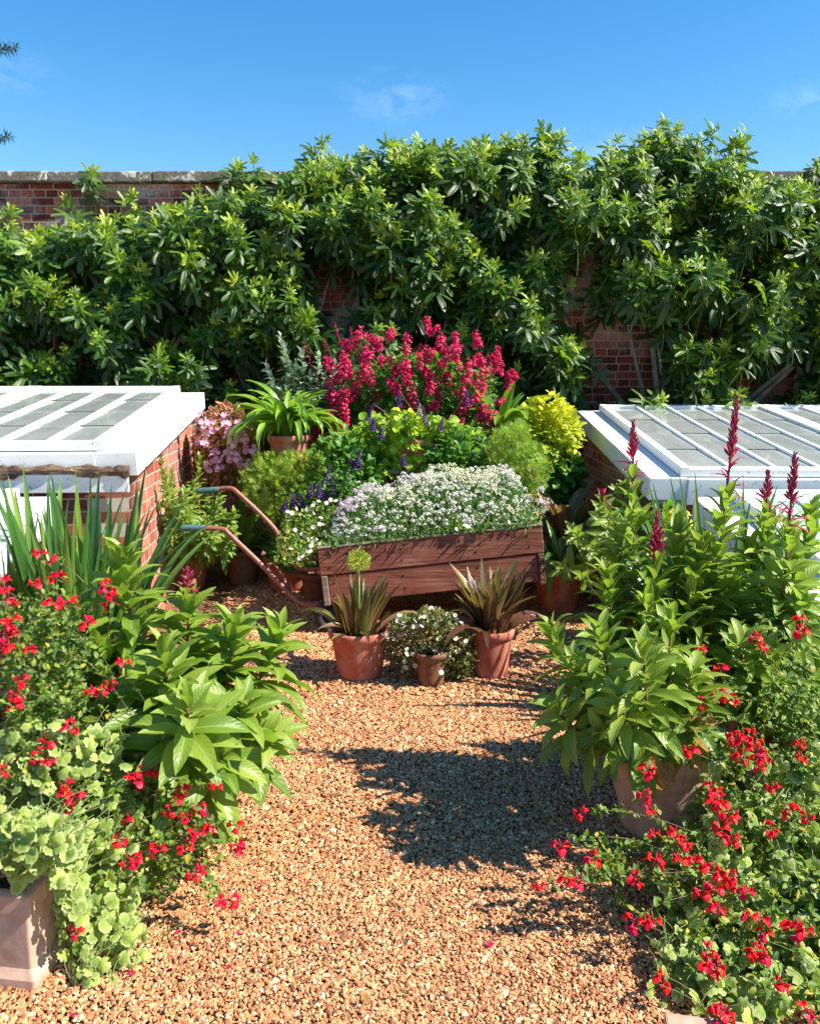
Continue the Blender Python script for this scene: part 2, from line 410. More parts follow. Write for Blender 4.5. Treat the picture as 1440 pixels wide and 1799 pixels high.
def woodmat(name,cols,axis='x',sc=4.):
    m,nt,b=nm(name); tc=N(nt,'ShaderNodeTexCoord'); mp=N(nt,'ShaderNodeMapping')
    mp.inputs['Scale'].default_value=(1.0,8,13) if axis=='x' else (13,8,1.0)
    nt.links.new(tc.outputs['Object'],mp.inputs[0])
    g=noise(nt,sc,8,vec=mp.outputs[0],rough=.65,dist=.4); g2=noise(nt,4,5)
    c=ramp(nt,math_(nt,'MULTIPLY_ADD',g2,.35,math_(nt,'MULTIPLY',g,.65)),cols)
    nt.links.new(c,b.inputs['Base Color']); setb(b,.7,.3); bump(nt,b,g,.7,.006); return m
M['wood']=woodmat('barrow_wood',[(.3,(.045,.015,.010)),(.42,(.17,.052,.030)),(.55,(.29,.10,.06)),(.64,(.36,.17,.11)),(.74,(.46,.36,.28))])
M['woodv']=woodmat('barrow_post_wood',[(.3,(.05,.02,.014)),(.5,(.15,.06,.04)),(.7,(.30,.20,.15))],'z')
M['greywood']=woodmat('grey_wood',[(.3,(.10,.07,.05)),(.5,(.24,.18,.13)),(.7,(.42,.36,.30))])
M['rotten']=woodmat('rotten_wood',[(.3,(.02,.012,.01)),(.5,(.12,.07,.045)),(.65,(.38,.27,.18)),(.8,(.6,.55,.5))],'x',9)
def whitemat():
    m,nt,b=nm('white_paint'); n1=noise(nt,3.2,7,dist=.7); n2=noise(nt,24,7,rough=.75)
    c=mixc(nt,ramp(nt,n1,[(.50,(0,0,0)),(.8,(.35,)*3)]),(.80,.80,.78),(.50,.50,.46))
    c=mixc(nt,ramp(nt,n2,[(.605,(0,0,0)),(.64,(.85,)*3)]),c,(.30,.24,.18))
    nt.links.new(c,b.inputs['Base Color']); setb(b,.5,.4); bump(nt,b,n2,.25,.003); return m
M['white']=whitemat()
def glassmat(name,tint,op):
    m,nt,b=nm(name); n1=noise(nt,2.2,6,dist=.8); n2=noise(nt,45,5,rough=.8)
    tcn=N(nt,'ShaderNodeTexCoord'); mp=N(nt,'ShaderNodeMapping'); mp.inputs['Scale'].default_value=(9,1.3,1)
    nt.links.new(tcn.outputs['Object'],mp.inputs[0]); st=noise(nt,1.6,5,vec=mp.outputs[0])
    c=mixc(nt,ramp(nt,st,[(.4,(0,0,0)),(.7,(.7,)*3)]),tint,tuple(min(.8,t*1.5) for t in tint))
    nt.links.new(c,b.inputs['Base Color']); setb(b,.25,.6)
    tr=N(nt,'ShaderNodeBsdfTransparent'); tr.inputs[0].default_value=(.82,.92,.88,1)
    f=math_(nt,'ADD',math_(nt,'MULTIPLY_ADD',n1,.5,op-.25),math_(nt,'MULTIPLY',ramp(nt,n2,[(.6,(0,0,0)),(.75,(1,1,1))]),.35),clamp=True)
    mx=N(nt,'ShaderNodeMixShader'); nt.links.new(f,mx.inputs[0]); nt.links.new(tr.outputs[0],mx.inputs[1]); nt.links.new(b.outputs[0],mx.inputs[2])
    gl=N(nt,'ShaderNodeBsdfGlossy'); gl.inputs['Roughness'].default_value=.06
    fr=N(nt,'ShaderNodeFresnel'); fr.inputs[0].default_value=1.5
    mx2=N(nt,'ShaderNodeMixShader'); nt.links.new(fr.outputs[0],mx2.inputs[0]); nt.links.new(mx.outputs[0],mx2.inputs[1]); nt.links.new(gl.outputs[0],mx2.inputs[2])
    nt.links.new(mx2.outputs[0],nt.nodes['Material Output'].inputs[0]); return m
M['glass']=glassmat('dusty_glass',(.56,.61,.57),.72)
M['glass_w']=glassmat('pale_aqua_glass',(.50,.62,.60),.88)  # pale aqua, more opaque panes for the nearer frames
def brickmat(name,axis,cols,white=0.,scale=1.,mort=(.42,.36,.29)):
    m,nt,b=nm(name); tc=N(nt,'ShaderNodeTexCoord'); sp=N(nt,'ShaderNodeSeparateXYZ'); cb=N(nt,'ShaderNodeCombineXYZ')
    nt.links.new(tc.outputs['Object'],sp.inputs[0])
    nt.links.new(sp.outputs[axis],cb.inputs[0]); nt.links.new(sp.outputs['Z'],cb.inputs[1])
    wob=N(nt,'ShaderNodeVectorMath',operation='MULTIPLY_ADD')
    nz=noise(nt,5,3,out='Color'); nt.links.new(nz,wob.inputs[0]); wob.inputs[1].default_value=(.010,.010,0); nt.links.new(cb.outputs[0],wob.inputs[2])
    bt=N(nt,'ShaderNodeTexBrick'); nt.links.new(wob.outputs[0],bt.inputs['Vector'])
    bt.inputs['Scale'].default_value=1.; bt.inputs['Brick Width'].default_value=.228; bt.inputs['Row Height'].default_value=.075
    bt.inputs['Mortar Size'].default_value=.0052; bt.inputs['Mortar Smooth'].default_value=.25; bt.inputs['Bias'].default_value=0.
    bt.squash=.52; bt.squash_frequency=2; bt.offset=.5; bt.offset_frequency=2
    bt.inputs['Color1'].default_value=(0,0,0,1); bt.inputs['Color2'].default_value=(1,1,1,1); bt.inputs['Mortar'].default_value=(.5,.5,.5,1)
    c=ramp(nt,math_(nt,'MULTIPLY_ADD',math_(nt,'SUBTRACT',noise(nt,22,6),.5),.6,bt.outputs['Color']),cols)
    c=mixc(nt,bt.outputs['Fac'],c,mort)
    if white:
        w=ramp(nt,noise(nt,1.1,6,dist=.5),[(.48,(0,0,0)),(.60,(1,1,1))])
        w2=ramp(nt,noise(nt,38,6,rough=.8),[(.38,(0,0,0)),(.55,(1,1,1))])
        c=mixc(nt,math_(nt,'MULTIPLY',math_(nt,'MULTIPLY',w,w2),white),c,(.50,.48,.45))
    nt.links.new(c,b.inputs['Base Color']); setb(b,.88,.2)
    h=math_(nt,'MULTIPLY_ADD',noise(nt,60,5),.25,math_(nt,'SUBTRACT',1.,bt.outputs['Fac']))
    bump(nt,b,h,.8,.008); return m
RC=[(0,(.075,.022,.022)),(.35,(.19,.04,.03)),(.65,(.30,.065,.04)),(1,(.42,.12,.07))]
M['brickwall']=brickmat('garden_wall_brick','X',RC,.8)
M['brickx']=brickmat('pit_front_brick','X',RC,.55,mort=(.45,.42,.38))
M['bricky']=brickmat('pit_side_brick','Y',[(0,(.26,.06,.04)),(.5,(.42,.12,.075)),(1,(.52,.20,.12))],.25,mort=(.5,.42,.33))
def stonemat():
    m,nt,b=nm('lichened_stone'); n1=noise(nt,7,8,rough=.75,dist=.5); n2=noise(nt,3,5); v=noise(nt,30,6,rough=.8)
    c=ramp(nt,v,[(.3,(.07,.065,.05)),(.6,(.22,.20,.16)),(.8,(.38,.35,.28))])
    c=mixc(nt,ramp(nt,n1,[(.56,(0,0,0)),(.60,(1,1,1))]),c,(.62,.60,.54))
    c=mixc(nt,ramp(nt,n2,[(.6,(0,0,0)),(.7,(.5,)*3)]),c,(.40,.30,.10))
    nt.links.new(c,b.inputs['Base Color']); setb(b,.9,.2); bump(nt,b,v,.6,.01); return m
M['stone']=stonemat()
GST=[(0,(.10,.035,.018)),(.2,(.30,.095,.04)),(.42,(.48,.19,.07)),(.62,(.56,.27,.105)),(.8,(.62,.38,.17)),(.93,(.70,.52,.31)),(1,(.78,.70,.56))]
def gravelmat():
    m,nt,b=nm('gravel'); tc=N(nt,'ShaderNodeTexCoord')
    v=N(nt,'ShaderNodeTexVoronoi'); v.inputs['Scale'].default_value=110; nt.links.new(tc.outputs['Object'],v.inputs['Vector'])
    v2=N(nt,'ShaderNodeTexVoronoi'); v2.feature='DISTANCE_TO_EDGE'; v2.inputs['Scale'].default_value=110; nt.links.new(tc.outputs['Object'],v2.inputs['Vector'])
    sp=N(nt,'ShaderNodeSeparateColor'); nt.links.new(v.outputs['Color'],sp.inputs[0])
    c=ramp(nt,sp.outputs[0],GST)
    c=mixc(nt,ramp(nt,v2.outputs['Distance'],[(0,(.8,)*3),(.12,(0,0,0))]),c,(.10,.05,.03))
    nt.links.new(c,b.inputs['Base Color']); setb(b,.8,.3)
    bump(nt,b,ramp(nt,v2.outputs['Distance'],[(0,(0,0,0)),(.35,(1,1,1))]),1.,.012); return m
M['gravel']=gravelmat()
def pebblemat():
    m,nt,b=nm('pebble'); r=attr(nt,'rnd'); c=ramp(nt,r,GST)
    c=mixc(nt,math_(nt,'MULTIPLY',noise(nt,160,3),.35),c,(.45,.22,.12))
    nt.links.new(c,b.inputs['Base Color']); setb(b,.62,.4); bump(nt,b,noise(nt,400,3),.15,.001); return m
M['pebble']=pebblemat()

# ------------------------------------------------------------------ world, sun, camera
SUN_EL, SUN_AZ = D2R(46), D2R(104)
S=Vector((math.cos(SUN_EL)*math.sin(SUN_AZ),math.cos(SUN_EL)*math.cos(SUN_AZ),math.sin(SUN_EL)))
w=bpy.data.worlds.new('World'); bpy.context.scene.world=w; w.use_nodes=True; nt=w.node_tree
bg=nt.nodes['Background']; sky=N(nt,'ShaderNodeTexSky'); sky.sky_type='NISHITA'; sky.sun_disc=False
sky.sun_elevation=SUN_EL; sky.sun_rotation=SUN_AZ; sky.air_density=1.2; sky.dust_density=.2; sky.ozone_density=2.6; sky.altitude=200
hs=N(nt,'ShaderNodeHueSaturation'); hs.inputs['Saturation'].default_value=1.40; nt.links.new(sky.outputs[0],hs.inputs['Color'])
tc=N(nt,'ShaderNodeTexCoord')
def wisp(px,py,rad,scale):
    p=at(px,py,100.)-np.array([0,0,CAM_H]); p/=np.linalg.norm(p)
    vs=N(nt,'ShaderNodeVectorMath',operation='SUBTRACT'); nt.links.new(tc.outputs['Generated'],vs.inputs[0]); vs.inputs[1].default_value=p
    sc=N(nt,'ShaderNodeVectorMath',operation='MULTIPLY'); nt.links.new(vs.outputs[0],sc.inputs[0]); sc.inputs[1].default_value=(1,1,2.4)
    l=N(nt,'ShaderNodeVectorMath',operation='LENGTH'); nt.links.new(sc.outputs[0],l.inputs[0])
    g=math_(nt,'SUBTRACT',1.,math_(nt,'DIVIDE',l.outputs['Value'],rad),clamp=True)
    mp=N(nt,'ShaderNodeMapping'); mp.inputs['Scale'].default_value=(1,1,2.2); nt.links.new(tc.outputs['Generated'],mp.inputs[0])
    n=ramp(nt,noise(nt,scale,8,vec=mp.outputs[0],rough=.65,dist=.5),[(.42,(0,0,0)),(.75,(1,1,1))])
    return math_(nt,'MULTIPLY',g,n)
cl=math_(nt,'ADD',wisp(690,172,.075,26),wisp(1060,280,.10,20))
cl=math_(nt,'ADD',cl,wisp(1425,172,.05,24)); cl=math_(nt,'ADD',cl,wisp(0,120,.06,24))
cl=math_(nt,'MULTIPLY',cl,.15,clamp=True)
nt.links.new(mixc(nt,cl,hs.outputs[0],(9.,10.,11.)),bg.inputs[0]); bg.inputs[1].default_value=.095
sl=bpy.data.lights.new('sun','SUN'); sl.energy=5.0; sl.angle=D2R(.53); sl.color=(1,.94,.81)
so=bpy.data.objects.new('sun',sl); COL.objects.link(so); so.rotation_euler=S.to_track_quat('Z','Y').to_euler()
cd=bpy.data.cameras.new('camera'); cam=bpy.data.objects.new('camera',cd); COL.objects.link(cam)
cam.location=(0,0,CAM_H); cam.rotation_euler=(PI/2-TH,0,0); cd.sensor_fit='HORIZONTAL'; cd.sensor_width=36; cd.lens=36*F_PX/1440
cd.clip_start=.05; cd.clip_end=2000
sc=bpy.context.scene; sc.camera=cam
sc.view_settings.view_transform='Standard'; sc.view_settings.look='None'; sc.view_settings.exposure=1.12; sc.view_settings.gamma=1
sc.cycles.max_bounces=8; sc.cycles.transparent_max_bounces=12

# ------------------------------------------------------------------ setting
g=Geo(); g.add([[-300,-300,0],[300,-300,0],[300,300,0],[-300,300,0]],[(0,1,2,3)])
tag(g.build('ground',M['gravel'],smooth=False),kind='structure')
# loose pebbles on the gravel path
def ico():
    t=(1+5**.5)/2
    v=np.array([[-1,t,0],[1,t,0],[-1,-t,0],[1,-t,0],[0,-1,t],[0,1,t],[0,-1,-t],[0,1,-t],[t,0,-1],[t,0,1],[-t,0,-1],[-t,0,1]])/math.hypot(1,t)
    f=[(0,11,5),(0,5,1),(0,1,7),(0,7,10),(0,10,11),(1,5,9),(5,11,4),(11,10,2),(10,7,6),(7,1,8),(3,9,4),(3,4,2),(3,2,6),(3,6,8),(3,8,9),(4,9,5),(2,4,11),(6,2,10),(8,6,7),(9,8,1)]
    return v,f
iv,if_=ico(); g=Geo()
xs=np.arange(-1.75,1.75,.0125)
for part,(y0,y1,pt) in enumerate(((1.74,2.6,.0064),(2.6,3.9,.0082),(3.9,6.6,.0112))):
    X,Y=np.meshgrid(np.arange(-1.12-.1*part,1.22+.1*part,pt),np.arange(y0,y1,pt)); kk=R.random(X.size)<.86; X=X.ravel()[kk];Y=Y.ravel()[kk]; n=len(X)
    X=X+R.uniform(-.5,.5,n)*pt*1.8; Y=Y+R.uniform(-.5,.5,n)*pt*1.8
    Z=R.uniform(.0003,.0045,n)+.004*np.sin(X*3.1+1)*np.sin(Y*2.3)+.004
    big=np.clip(R.lognormal(0,.34,n),.55,2.3)
    sz=np.stack([.0054*big*R.uniform(.8,1.35,n),.0039*big*R.uniform(.75,1.2,n),.0027*big*R.uniform(.8,1.3,n)],-1)*(pt/.0064)**.85
    dr=np.stack([R.normal(size=n),R.normal(size=n),R.normal(0,.28,n)],-1); up=np.stack([R.normal(0,.35,n),R.normal(0,.35,n),np.ones(n)],-1)
    rn=np.clip(R.beta(1.7,1.6,n),0,1)
    k=R.integers(0,6,n)
    for q in range(6):
        v=iv*R.uniform(.78,1.22,(12,1))*(1+R.normal(0,.06,(12,3)))
        s_=k==q; g.inst(T_(v,if_),np.stack([X,Y,Z],-1)[s_],dr[s_],up[s_],sz[s_][:,[1,0,2]],rn[s_])
tag(g.build('gravel_stones',M['pebble'],smooth=False),kind='stuff')

# garden wall
WY=8.3
t=thing('garden_wall',(0,WY,0),'tall old red brick garden wall with lichened stone coping behind the fig trees','wall')
ztop=at(720,300,WY-.08)[2]
g=Geo(); g.box((0,WY+.2,(ztop-.10)/2),(26,.4,ztop-.10)); g.build('brickwork',M['brickwall'],t,smooth=False)
g=Geo(); x=-13
while x<13:
    l=random.uniform(.7,1.0); dz=random.uniform(-.006,.006)
    g.box((x+l/2,WY+.2,ztop-.05+dz),(l-.008,.56,.098),rnd=random.random()); x+=l
bevel(g.build('coping',M['stone'],t,smooth=False),.012,2)

# ------------------------------------------------------------------ cold frames
def cold_frame(label,origin,ang,width,length,zf,zb,sgn,bays,gmat,base_z=0.,rot=False,nsash=3,side_board=.2):
    """origin = near inner (path side) corner on plan; sgn=-1 runs to the left, +1 to the right"""
    ox,oy=origin
    th=thing('cold_frame',(ox,oy,0),label,'cold frame','glazed brick cold frames either side of the gravel path')
    th.rotation_euler=(0,0,ang)
    s=sgn; sl=math.atan2(zb-zf,length); L=math.hypot(length,zb-zf)
    def zt(y): return zf+(zb-zf)*y/length
    # brick body in local space
    g=Geo(); wt=.22
    g.box((s*width/2,wt/2,(zf-.05)/2),(width,wt,zf-.05)); 
    g.build('front_wall',M['brickx'],th,smooth=False,local=True)
    g=Geo(); g.box((s*width/2,length-wt/2,(zb-.05)/2),(width,wt,zb-.05)); g.build('back_wall',M['brickx'],th,smooth=False,local=True)
    for xx in (s*wt/2,s*(width-wt/2)):
        g=Geo(); a=xx-wt/2;b=xx+wt/2; y0=wt;y1=length-wt
        if xx==s*wt/2: y0,y1=.0,length
        else: y0,y1=wt+.002,length-wt-.002
        off=.003*s*(-1)
        a+=off*(1 if xx==s*wt/2 else -1)
        v=[[a,y0-.003,0],[b,y0-.003,0],[b,y1+.003,0],[a,y1+.003,0],[a,y0-.003,zt(y0)-.052],[b,y0-.003,zt(y0)-.052],[b,y1+.003,zt(y1)-.052],[a,y1+.003,zt(y1)-.052]]
        g.add(v,[(0,3,2,1),(4,5,6,7),(0,1,5,4),(1,2,6,5),(2,3,7,6),(3,0,4,7)])
        g.build('side_wall',M['bricky'],th,smooth=False,local=True)
    # timber plates
    c_,s_=math.cos(sl),math.sin(sl)
    def sb(g,x0,x1,v0,v1,h0,h1):      # box on the slope: x range, along-slope range, height range above slope
        P=[]
        for xx in(x0,x1):
            for v in(v0,v1):
                for h in(h0,h1): P.append([xx,v*c_-h*s_,zf+v*s_+h*c_])
        g.add(P,[(0,1,3,2),(4,6,7,5),(0,4,5,1),(2,3,7,6),(0,2,6,4),(1,5,7,3)])
    g=Geo()
    xa,xb=(-s*.07,s*.16); sb(g,min(xa,xb),max(xa,xb),-.05,L+.03,-.11,.03)
    xa,xb=(s*(width-.2),s*(width)); sb(g,min(xa,xb),max(xa,xb),-.05,L+.03,-.05,.03)
    xa,xb=(s*.162,s*(width-.202)); sb(g,min(xa,xb),max(xa,xb),L-.12,L+.03,-.05,.028)
    bevel(g.build('side_board',M['white'],th,smooth=False,local=True),.005)
    g=Geo(); xa,xb=(s*.162,s*(width-.202)); sb(g,min(xa,xb),max(xa,xb),-.06,.06,-.14,.028)
    bevel(g.build('front_board',M['white'],th,smooth=False,local=True),.006)
    if rot:
        g=Geo(); xa,xb=(-s*.02,s*width); sb(g,min(xa,xb),max(xa,xb),-.085,-.065,-.20,-.09)
        bevel(g.build('fascia',M['white'],th,smooth=False,local=True),.004)
        g=Geo(); n=150; xr=np.linspace(-s*.03,s*width,n); P=[]; ph=0
        for i,x_ in enumerate(xr):
            nz=math.sin(i*.31)+.6*math.sin(i*.83+1)+.35*math.sin(i*2.1)+.25*R.normal()
            lo=-.095-.016*nz; hi=-.040+.006*math.sin(i*.9)+.004*R.normal(); dp=-.088-.006*math.sin(i*1.3)
            for v,h in((-.0645,lo+.01),(dp-.008,lo),(dp-.014,(lo+hi)/2),(dp-.004,hi),(-.0645,hi-.004)):
                P.append([x_,v*c_-h*s_,zf+v*s_+h*c_])
        fs=[(i*5+j,i*5+(j+1)%5,(i+1)*5+(j+1)%5,(i+1)*5+j) for i in range(n-1) for j in range(5)]
        fs+=[tuple(range(5)),tuple((n-1)*5+j for j in range(4,-1,-1))]
        g.add(P,fs)
        g.build('rotten_sill',M['rotten'],th,smooth=False,local=True)
    # sashes
    bw=.272; pos=.12
    for k in range(nsash):
        sw=bays*bw+.05*2
        root=Geo(); 
        def bx(x0,x1,v0,v1,h0,h1): 
            a,b=s*(pos+x0),s*(pos+x1); sb(root,min(a,b),max(a,b),v0,v1,h0,h1)
        bx(0,.055,-.03,L-.02,.035,.095); bx(sw-.055,sw-.002,-.03,L-.02,.035,.095)
        bx(.0552,sw-.0552,L-.10,L-.02,.036,.092); bx(.0552,sw-.0552,-.03,.05,.036,.082)
        for j in range(1,bays):
            bx(.05+j*bw-.014,.05+j*bw+.014,.0505,L-.1005,.045,.088)
        so_=bevel(root.build('sash',M['white'],th,smooth=False,local=True),.004)
        gg=Geo()
        for j in range(bays):
            x0=pos+.05+j*bw+.0142; x1=pos+.05+(j+1)*bw-.0142
            npn=4; ys=np.linspace(.045,L-.095,npn+1)
            for q in range(npn):
                h=.064+.002*((q+j)%2); a,b=s*x0,s*x1
                # panes lap one over the next
                P=[]
                for xx in(min(a,b),max(a,b)):
                    for v,hh in((ys[q]-.012,h+.006),(ys[q+1]-.001,h)):
                        for e in(0,.003): P.append([xx,v*c_-(hh+e)*s_,zf+v*s_+(hh+e)*c_])
                gg.add(P,[(0,1,3,2),(4,6,7,5),(0,4,5,1),(2,3,7,6),(0,2,6,4),(1,5,7,3)])
        gl=gg.build('glass',gmat,so_,smooth=False,local=True)
        pos+=sw+.006
    # bed inside
    g=Geo(); g.box((s*width/2,length/2,zf*.5),(width-.46,length-.46,zf*.5*.6)); g.build('soil_bed',M['soil'],th,smooth=False,local=True)
    # seedlings growing inside
    g=Geo(); n=420
    P=np.stack([s*R.uniform(.3,width-.3,n),R.uniform(.3,length-.3,n),zf*.65+R.uniform(0,.12,n)],-1)
    d=np.stack([R.normal(size=n),R.normal(size=n),R.uniform(.1,.9,n)],-1)
    g.inst(OVATE[1],P,d,(0,0,1),R.uniform(.06,.13,n),R.random(n)); tag(g.build('seedlings',M['green'],th,local=True),kind='stuff')
    return th
def loc_(px,py,Y): return at(px,py,Y)
aL=math.atan(.081); aR=-math.atan(.0235)
p=at(222,800,4.75); pb=at(350,684,7.05)
cold_frame('large brick cold frame with rotten sill at left below the wall, clear dusty panes',(p[0],4.75),aL,4.3,2.35,p[2]+.0,pb[2]-.06,-1,4,M['glass'],rot=True)
p2=at(150,872,4.5)
cold_frame('nearer white cold frame at left edge behind the sword-leaved plant, pale aqua panes',(p2[0]-.02,2.25),aL,3.2,2.2,p2[2]-.34,p2[2]-.03,-1,4,M['glass_w'],nsash=2)
p3=at(1157,845,5.05)
cold_frame('large brick cold frame at right behind the tall red flower spikes, clear dusty panes',(p3[0]+.0,5.05),aR,5.3,2.5,p3[2],at(1020,716,7.55)[2]-.06,1,5,M['glass'],nsash=3)
p4=at(1215,873,4.85)
cold_frame('nearer white cold frame at right edge beside the lobelia spikes, pale aqua panes',(p4[0]+.02,2.6),aR,3.0,2.2,p4[2]-.34,p4[2]-.03,1,5,M['glass_w'],nsash=2)

# ------------------------------------------------------------------ fig trees
def outline(px):
    X=[-400,0,100,150,230,330,420,500,535,560,640,700,760,850,960,1005,1040,1080,1160,1210,1240,1290,1330,1440,1900]
    Y=[372,388,385,372,362,345,318,322,292,258,265,245,240,240,232,262,292,250,222,225,262,268,300,302,300]
    return np.interp(px,X,Y)
HOLES=[(600,500,45,60),(520,640,55,38),(1040,415,32,45),(1010,520,45,50),(1090,600,50,60),(1110,655,70,30),(430,650,30,20),(600,560,40,30),(1370,650,50,30),(740,440,30,35),(1340,500,20,18),(250,380,20,12),(70,560,25,25),(330,520,25,30)]
def fig_tree(label,x0,x1,trunks,nsh,extra):
    bx=at((x0+x1)/2,600,WY-.25)
    t=thing('fig_tree',(trunks[0],WY-.2,0),label,'tree','fig trees trained on the brick wall')
    gl=Geo(); gs=Geo(); gt=Geo(); tips=[]; cnt=0
    while cnt<nsh:
        px=R.uniform(x0,x1); py=R.uniform(outline(px)+20,745)
        Y=R.uniform(7.35,8.05)
        if py>650 and R.random()<.35: continue
        if any(((px-a)/c)**2+((py-b)/d)**2<1.9 for a,b,c,d in HOLES) and R.random()<.96: continue
        nz=math.sin(px*.021+1.3)*math.cos(py*.026+px*.006)+.5*math.sin(px*.049-py*.037+2)
        if nz<-.12 and py>outline(px)+60 and R.random()<.82: continue
        Y=min(8.1,Y+.12-.14*nz) if py>330 else R.uniform(7.7,8.25)
        tips.append((px,py,Y,R.uniform(.75,1.12))); cnt+=1
    tips+=extra
    for px,py,Y,s_ in tips:
        p=at(px,py,Y)
        if p[2]<.15: continue
        d=np.array([R.normal(0,.45)+.15,-R.uniform(.1,.8),R.uniform(.5,1.3)]); d/=np.linalg.norm(d)
        n=int(R.integers(8,13)); ln=R.uniform(.22,.38)
        az0=R.uniform(0,6.28)
        a=np.cross(d,[0,0,1.]); a/=np.linalg.norm(a); b=np.cross(d,a)
        base=p-d*ln
        gs.tube([base-d*.12+np.array([0,.1,-.05]),base,p],[.007,.005,.003],5,cap=False)
        for i in range(n):
            f=i/(n-1)           # 0 tip .. 1 low
            az=az0+i*2.4
            el=D2R(72-95*f+R.normal(0,12))
            hd=a*math.cos(az)+b*math.sin(az)
            dr=hd*math.cos(el)+d*math.sin(el)
            up=d*.7+np.array([.25,-.95,.35])+R.normal(0,.3,3)
            L=(.065+.092*min(1,f*1.8))*s_*R.uniform(.8,1.25)
            rn=np.clip(1.0-.88*f**.8+R.normal(0,.12),0,1)  # young tips light; lower leaves coloured darker to suggest shade inside the crown
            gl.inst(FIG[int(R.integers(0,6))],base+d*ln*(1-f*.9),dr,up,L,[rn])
    # inner shade leaves close to the wall
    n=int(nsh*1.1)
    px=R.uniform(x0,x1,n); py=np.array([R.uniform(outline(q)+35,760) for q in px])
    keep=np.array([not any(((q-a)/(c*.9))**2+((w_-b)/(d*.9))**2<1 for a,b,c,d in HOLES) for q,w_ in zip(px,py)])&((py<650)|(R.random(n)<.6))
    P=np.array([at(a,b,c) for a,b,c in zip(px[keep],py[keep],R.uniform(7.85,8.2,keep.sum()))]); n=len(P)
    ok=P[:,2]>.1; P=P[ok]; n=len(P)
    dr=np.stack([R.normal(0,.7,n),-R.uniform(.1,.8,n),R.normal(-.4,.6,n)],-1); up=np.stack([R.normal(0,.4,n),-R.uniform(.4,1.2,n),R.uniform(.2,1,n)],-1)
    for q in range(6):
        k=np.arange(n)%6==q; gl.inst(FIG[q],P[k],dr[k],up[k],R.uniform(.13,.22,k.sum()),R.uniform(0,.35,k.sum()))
    for tx in trunks:
        y=WY-.14
        gt.tube([(tx,y,0),(tx+.03,y-.02,.3),(tx+.05,y,.7),(tx+.02,y-.03,1.1)],[.075,.06,.055,.045],10)
        for k in range(9):
            ex=tx+R.uniform(-1.6,1.6); ez=R.uniform(1.4,2.95); z0=R.uniform(.5,1.1)
            m=np.array([tx+(ex-tx)*.45,y-.05,z0+(ez-z0)*.3])+R.normal(0,.06,3)
            gt.tube([(tx+.03,y,z0),m,(tx+(ex-tx)*.75,y-.14,z0+(ez-z0)*.65),(ex,y-.22,ez)],[.042,.032,.022,.010],8)
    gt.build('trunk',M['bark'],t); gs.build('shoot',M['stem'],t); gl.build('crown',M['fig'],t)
    return t
spr=lambda px,py,Y=8.0,s=.9:(px,py,Y,s)
fig_tree('fig tree covering the left third of the brick wall, below the bare stretch of coping',-380,560,[-3.2,-1.5],620,
   [spr(160,300),spr(115,350),spr(232,345),spr(420,292),spr(445,283),spr(490,318),spr(348,335,7.9),spr(20,365)]+[spr(x+R.normal(0,8),outline(x)+R.uniform(8,30),R.uniform(7.6,8.1),.8) for x in range(-20,560,22)])
fig_tree('fig tree at the centre of the wall above the magenta flowers, rising over the coping',575,1035,[.1,-.55],380,
   [spr(572,245,8.1,.8),spr(640,268),spr(700,250),spr(735,248),spr(790,252),spr(850,245),spr(912,242),spr(950,222),spr(985,240),spr(1010,262),spr(565,290)]+[spr(x+R.normal(0,8),outline(x)+R.uniform(5,28),R.uniform(7.8,8.2),.8) for x in range(560,1030,17)])
fig_tree('fig tree at the right of the wall with a dark drooping shoot above the coping',1045,1830,[2.7,4.2],520,
   [spr(1085,245),spr(1130,240),spr(1165,215,8.1,.9),spr(1190,225),spr(1230,245),spr(1258,228,8.1,1.),spr(1310,232,8.15,1.0),spr(1295,250,8.15,1.0),spr(1438,285,8.1,.8)]+[spr(x+R.normal(0,8),outline(x)+R.uniform(6,30),R.uniform(7.7,8.2),.8) for x in range(1050,1460,18)])

# ------------------------------------------------------------------ conifer beyond the wall
t=thing('conifer_tree',(-9.4,13.5,0),'dark conifer beyond the wall, only two branch tips reaching in at the left edge','tree')
g=Geo(); g.tube([(-9.4,13.5,0),(-9.35,13.5,4),(-9.4,13.5,9)],[.28,.2,.03],12); g.build('trunk',M['bark'],t)
g=Geo(); gn=Geo(); tipz=[at(26,82,13.2),at(18,240,13.2)]
br=[(tipz[0],0),(tipz[1],0)]
for k in range(46):
    z=R.uniform(2.5,8.8); a=R.uniform(0,6.28); l=(9.3-z)*.36+.3; e=np.array([-9.4+math.cos(a)*l,13.5+math.sin(a)*l,z+.15])
    if e[0]/e[1]>-.55 : e[0]=-9.4+min(math.cos(a)*l,1.3)
    br.append((e,1))
NEED=leaf_t(.16,.3,.5,2,.2,.3)
for e,_ in br:
    s0=np.array([-9.4,13.5,e[2]-.25]); n=int(np.linalg.norm(e-s0)*60)
    m=(s0+e)/2+np.array([0,0,-.12]); ts=np.linspace(.15,1,n)
    pts=(1-ts)[:,None]**2*s0+2*((1-ts)*ts)[:,None]*m+(ts**2)[:,None]*e
    g.tube(pts[::6],np.linspace(.03,.005,len(pts[::6])),5)
    ax=(e-s0)/np.linalg.norm(e-s0)
    for rep in range(5):
        d=ax*.7+R.normal(0,.55,(n,3))+np.array([0,0,-.15])
        gn.inst(NEED,pts,d,(0,0,1),R.uniform(.07,.16,n),R.random(n))
g.build('branch',M['bark'],t); gn.build('crown',M['conif'],t)

